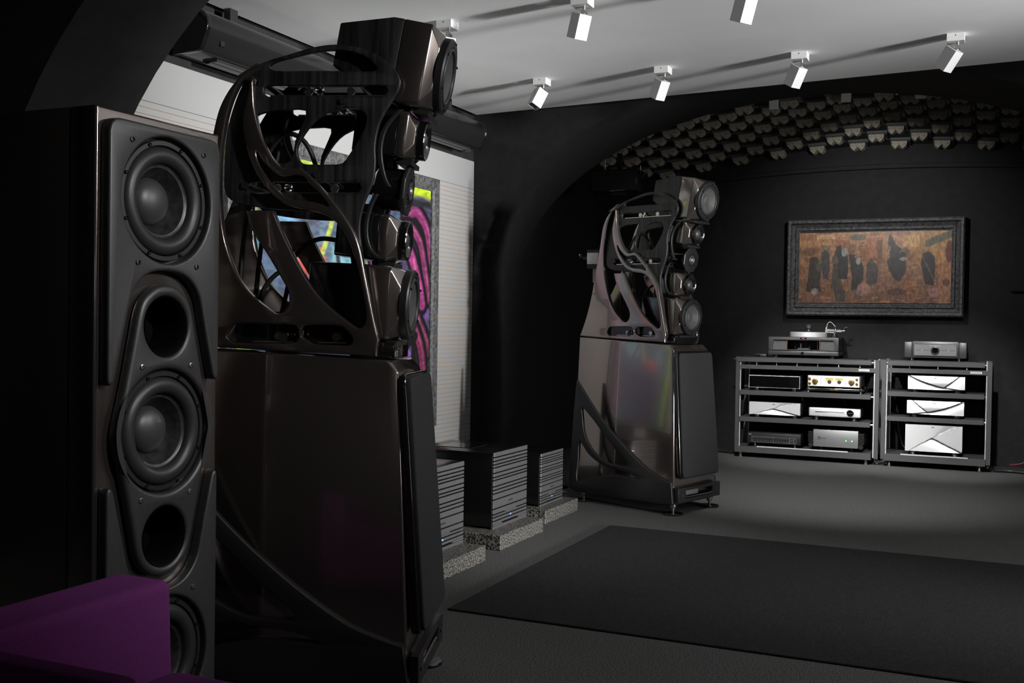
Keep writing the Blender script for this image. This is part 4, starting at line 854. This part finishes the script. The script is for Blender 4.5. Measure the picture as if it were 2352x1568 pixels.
# ------------------------------------------------------------------ turntable
t = dev('turntable', 'turntable with silver platter and dark grey framed plinth on top of the left rack', 'turntable', -1.863, -1.248, .947, RY + .06); w_ = .615
box('lower_plinth', -w_ / 2, w_ / 2, 0, .40, 0, .038, BLKAL, t, bev=.002); cyl('logo_button', .014, 0, .004, CHROME, t, '-y', (-.005, 0, .018), 20)
fr = [(-w_ / 2, .043), (w_ / 2, .043), (w_ / 2, .163), (-w_ / 2, .163)]; hole = [(-.281, .050), (.281, .050), (.262, .135), (-.262, .135)]
plate('front_frame', fr, [hole], lambda a, b, w: (a, .008 + w, b), .016, .002, BLKAL, t)
box('housing_top', -w_ / 2, w_ / 2, .016, .40, .145, .163, BLKAL, t); box('housing_side', -w_ / 2, -w_ / 2 + .03, .016, .40, .043, .145, SATIN, t); box('housing_side', w_ / 2 - .03, w_ / 2, .016, .40, .043, .145, SATIN, t); box('housing_back', -w_ / 2 + .03, w_ / 2 - .03, .38, .40, .043, .145, SATIN, t); box('housing_floor', -w_ / 2 + .03, w_ / 2 - .03, .016, .38, .040, .046, SATIN, t)
for s in (-1, 1):
    box('side_window', min(s * .15, s * .275), max(s * .15, s * .275), .020, .026, .050, .140, MATS['dark_grey_tile'], t); box('window_post', s * .145 - .003, s * .145 + .003, .010, .022, .048, .138, COPPER, t)
for k, x in enumerate((-.085, -.04, .0, .035, .065, .10)): cyl('motor_post', .004 + .002 * (k % 2), .046, .08 + .05 * (k % 3) / 2, STEEL if k % 2 else SATIN, t, 'z', (x, .10 + .02 * k, 0), 10)
box('name_plate', -.05, .05, .005, .010, .043, .066, BLKAL, t); box('display', -.028, .028, -.003, .0, .147, .158, GLASSBLK, t); box('display_text', -.011, .011, -.0036, -.003, .150, .155, mat('display_red', (.5, .05, .08), .5, emit=(1, .2, .3), es=.5), t)
px, py = .018, .185
pl = lathe('platter', [(0, .163), (.160, .163), (.165, .166), (.165, .206), (.162, .209), (.158, .210), (0, .210)], SILVER, t, 'z', (px, py, 0), 56); cyl('record_mat', .150, .210, .213, SATIN, pl, 'z', (px, py, 0), 48)
lathe('record_clamp', [(0, .213), (.034, .213), (.034, .217), (.020, .220), (.016, .232), (.026, .240), (.028, .246), (.026, .248), (.030, .250), (.030, .274), (.026, .277), (0, .277)], BLKAL, pl, 'z', (px, py, 0), 28); lathe('clamp_ring', [(.027, .241), (.031, .244), (.031, .249), (.027, .251)], COPPER, pl, 'z', (px, py, 0), 28)
ta = lathe('tonearm_base', [(0, .163), (.036, .163), (.036, .178), (.020, .182), (.016, .200), (0, .200)], SATIN, t, 'z', (.245, .20, 0), 24)
cyl('bearing_tower', .014, .198, .246, CHROME, ta, 'z', (.245, .20, 0), 16); lathe('bearing_cap', [(.02, .232), (.014, .252), (.006, .258), (.006, .268), (0, .270)], CHROME, ta, 'z', (.252, .20, 0), 16)
bm = bmesh.new(); addbox(bm, (.205, .19, .222), (.075, .03, .032), Matrix.Rotation(.06, 4, 'Y')); frombm('arm_block', bm, MIDAL, ta); cyl('arm_wand', .006, .17, .34, CHROME, ta, 'x', (0, .17, .226), 12)
cyl('counterweight', .020, .262, .300, STEEL, ta, 'x', (0, .20, .222), 18); cyl('gold_weight', .013, .168, .180, COPPER, ta, 'x', (0, .19, .246), 14)
tube('arm_lift', [(.300, .21, .215), (.322, .21, .222), (.326, .21, .255), (.345, .21, .258), (.355, .21, .258)], .006, CHROME, ta, 8, 3, False)
for dy in (-.008, .008): tube('arm_wire', [(.178, .19 + dy, .245), (.182, .19, .285), (.205, .195 - dy, .305), (.232, .2, .285), (.25, .2, .262)], .0016, WHITECABLE, ta, 6, 5)
for sx in (-.25, .25):
    for y in (.05, .35): cyl('foot', .024, -.023, .001, SATIN, t, 'z', (sx, y, 0), 16)
o = thing('remote_box', 'small flat black box lying on the left end of the left rack', 'box', (-1.93, RY + .05, .924)); box('body', -.05, .05, 0, .07, 0, .022, SATIN, o, bev=.003); box('window', -.042, -.004, -.0008, .0, .006, .016, GLASSBLK, o); box('lid', -.05, .05, .0, .07, .022, .025, BLKAL, o)
# ------------------------------------------------------------------ things around the far speaker and under the vault
o = thing('wall_speaker', 'glossy black box speaker hanging high in the dark corner under the vault', 'speaker', (-3.02, 8.95, 2.44))
box('cabinet', -.21, .21, -.16, .16, -.09, .10, GLOSSBLK, o, bev=.006); box('front_grille', -.20, .20, -.166, -.158, -.08, .09, SATIN, o); box('bracket', -.02, .02, -.02, .02, .10, .26, SATIN, o); box('bracket_foot', -.06, .06, -.05, .05, -.115, -.09, SATIN, o); tube('hanger_rod', [(-.10, -.10, .10), (-.10, -.10, .22)], .004, STEEL, o, 6, 1, False); tube('hanger_rod', [(.16, .10, .10), (.16, .10, .16)], .004, STEEL, o, 6, 1, False)
o = thing('measuring_head', 'small white and black box on a thin metal stand behind the far loudspeaker', 'device', (-2.648, 7.30, 0))
box('white_body', -.042, .042, -.03, .03, 1.632, 1.715, IVORY, o, bev=.002); box('black_cap', -.044, .044, -.032, .032, 1.715, 1.735, SATIN, o); box('black_base', -.042, .046, -.03, .03, 1.600, 1.632, SATIN, o); cyl('side_knob', .018, -.078, -.042, SATIN, o, 'x', (0, 0, 1.672), 14)
box('metal_tongue', -.005, .022, -.004, .004, 1.50, 1.600, MIDAL, o); cyl('stand_pole', .009, .02, 1.5, SATIN, o, 'z', (.012, 0, 0), 12); cyl('stand_base', .13, 0, .02, SATIN, o, 'z', (.012, 0, 0), 28)
o = thing('wall_hook', 'tiny steel fitting on the dark wall left of the white box', 'fitting', (-2.80, 7.44, 1.70)); lathe('plate', [(0, 0), (.014, 0), (.014, .004), (0, .006)], SATIN, o, '-y', (0, 0, 0), 14); cyl('pin', .005, 0, .03, CHROME, o, '-y', (0, 0, .01), 10)
o = thing('acoustic_panel', 'dark panel on the back wall at the right edge of the picture', 'wall panel', (.34, 10.3, 1.775)); box('board', -.21, .21, -.03, -.001, -.237, .237, BLACKWALL, o, bev=.004); box('cloth', -.20, .20, -.034, -.029, -.227, .227, BLACKWALL, o)
def cable(lab, pts, r, m, group): tag(tube('cable', pts, r, m, None, 8, 8), lab, 'cable', group)
G1 = 'cables on the floor left of the racks'; G2 = 'cables on the floor right of the racks'
LN = ('nearest of the three black cables trailing between far speaker and left rack', 'middle of the three black cables trailing between far speaker and left rack', 'rearmost of the three black cables trailing between far speaker and left rack')
for k in range(3): cable(LN[k], [(-2.20, 9.98 + .06 * k, .014), (-2.35, 10.04 + .06 * k, .014), (-2.5, 9.98 + .06 * k, .014), (-2.72, 10.08 + .06 * k, .014)], .012, CABLE, G1)
LN = ('rearmost', 'second from the back', 'third from the back', 'third from the front', 'second from the front', 'frontmost')
for k in range(6): cable(LN[k] + ' of the black floor cables heaped right of the right rack', [(.03, 10.13 - .05 * k, .014), (.15, 10.16 - .05 * k, .014), (.32, 10.12 - .05 * k, .014), (.62, 10.17 - .05 * k, .014)], .011, CABLE, G2)
cable('red cable rising beside the black cables right of the racks', [(.16, 10.21, .034), (.24, 10.22, .045), (.33, 10.22, .09), (.45, 10.23, .16)], .007, REDCABLE, None)
cable('pale thin cable on the floor behind the farthest granite plinth', [(-2.82, 6.80, .007), (-2.76, 6.95, .007), (-2.72, 7.02, .007), (-2.80, 7.06, .007)], .006, MIDAL, None)
cable('black cable looping on the floor behind the far loudspeaker', [(-3.2, 7.10, .012), (-3.05, 7.20, .012), (-2.90, 7.16, .012), (-2.80, 7.24, .012)], .011, CABLE, None)
for k, (x, y) in enumerate(((-1.62, .432), (-1.25, .432), (-.76, .33))):
    cable(('white cable hanging behind the disc player, left rack', 'grey cable hanging behind the disc player near the rack centre', 'grey cable drooping inside the left side of the right rack')[k], [(x, RY + y, .56 if k < 2 else .38), (x + .02, RY + y + .01, .50 if k < 2 else .26), (x + .05, RY + y, .44 if k < 2 else .16), (x + .10, RY + y + .01, .39 if k < 2 else .125)], .004, (WHITECABLE, MIDAL, MIDAL)[k], None)
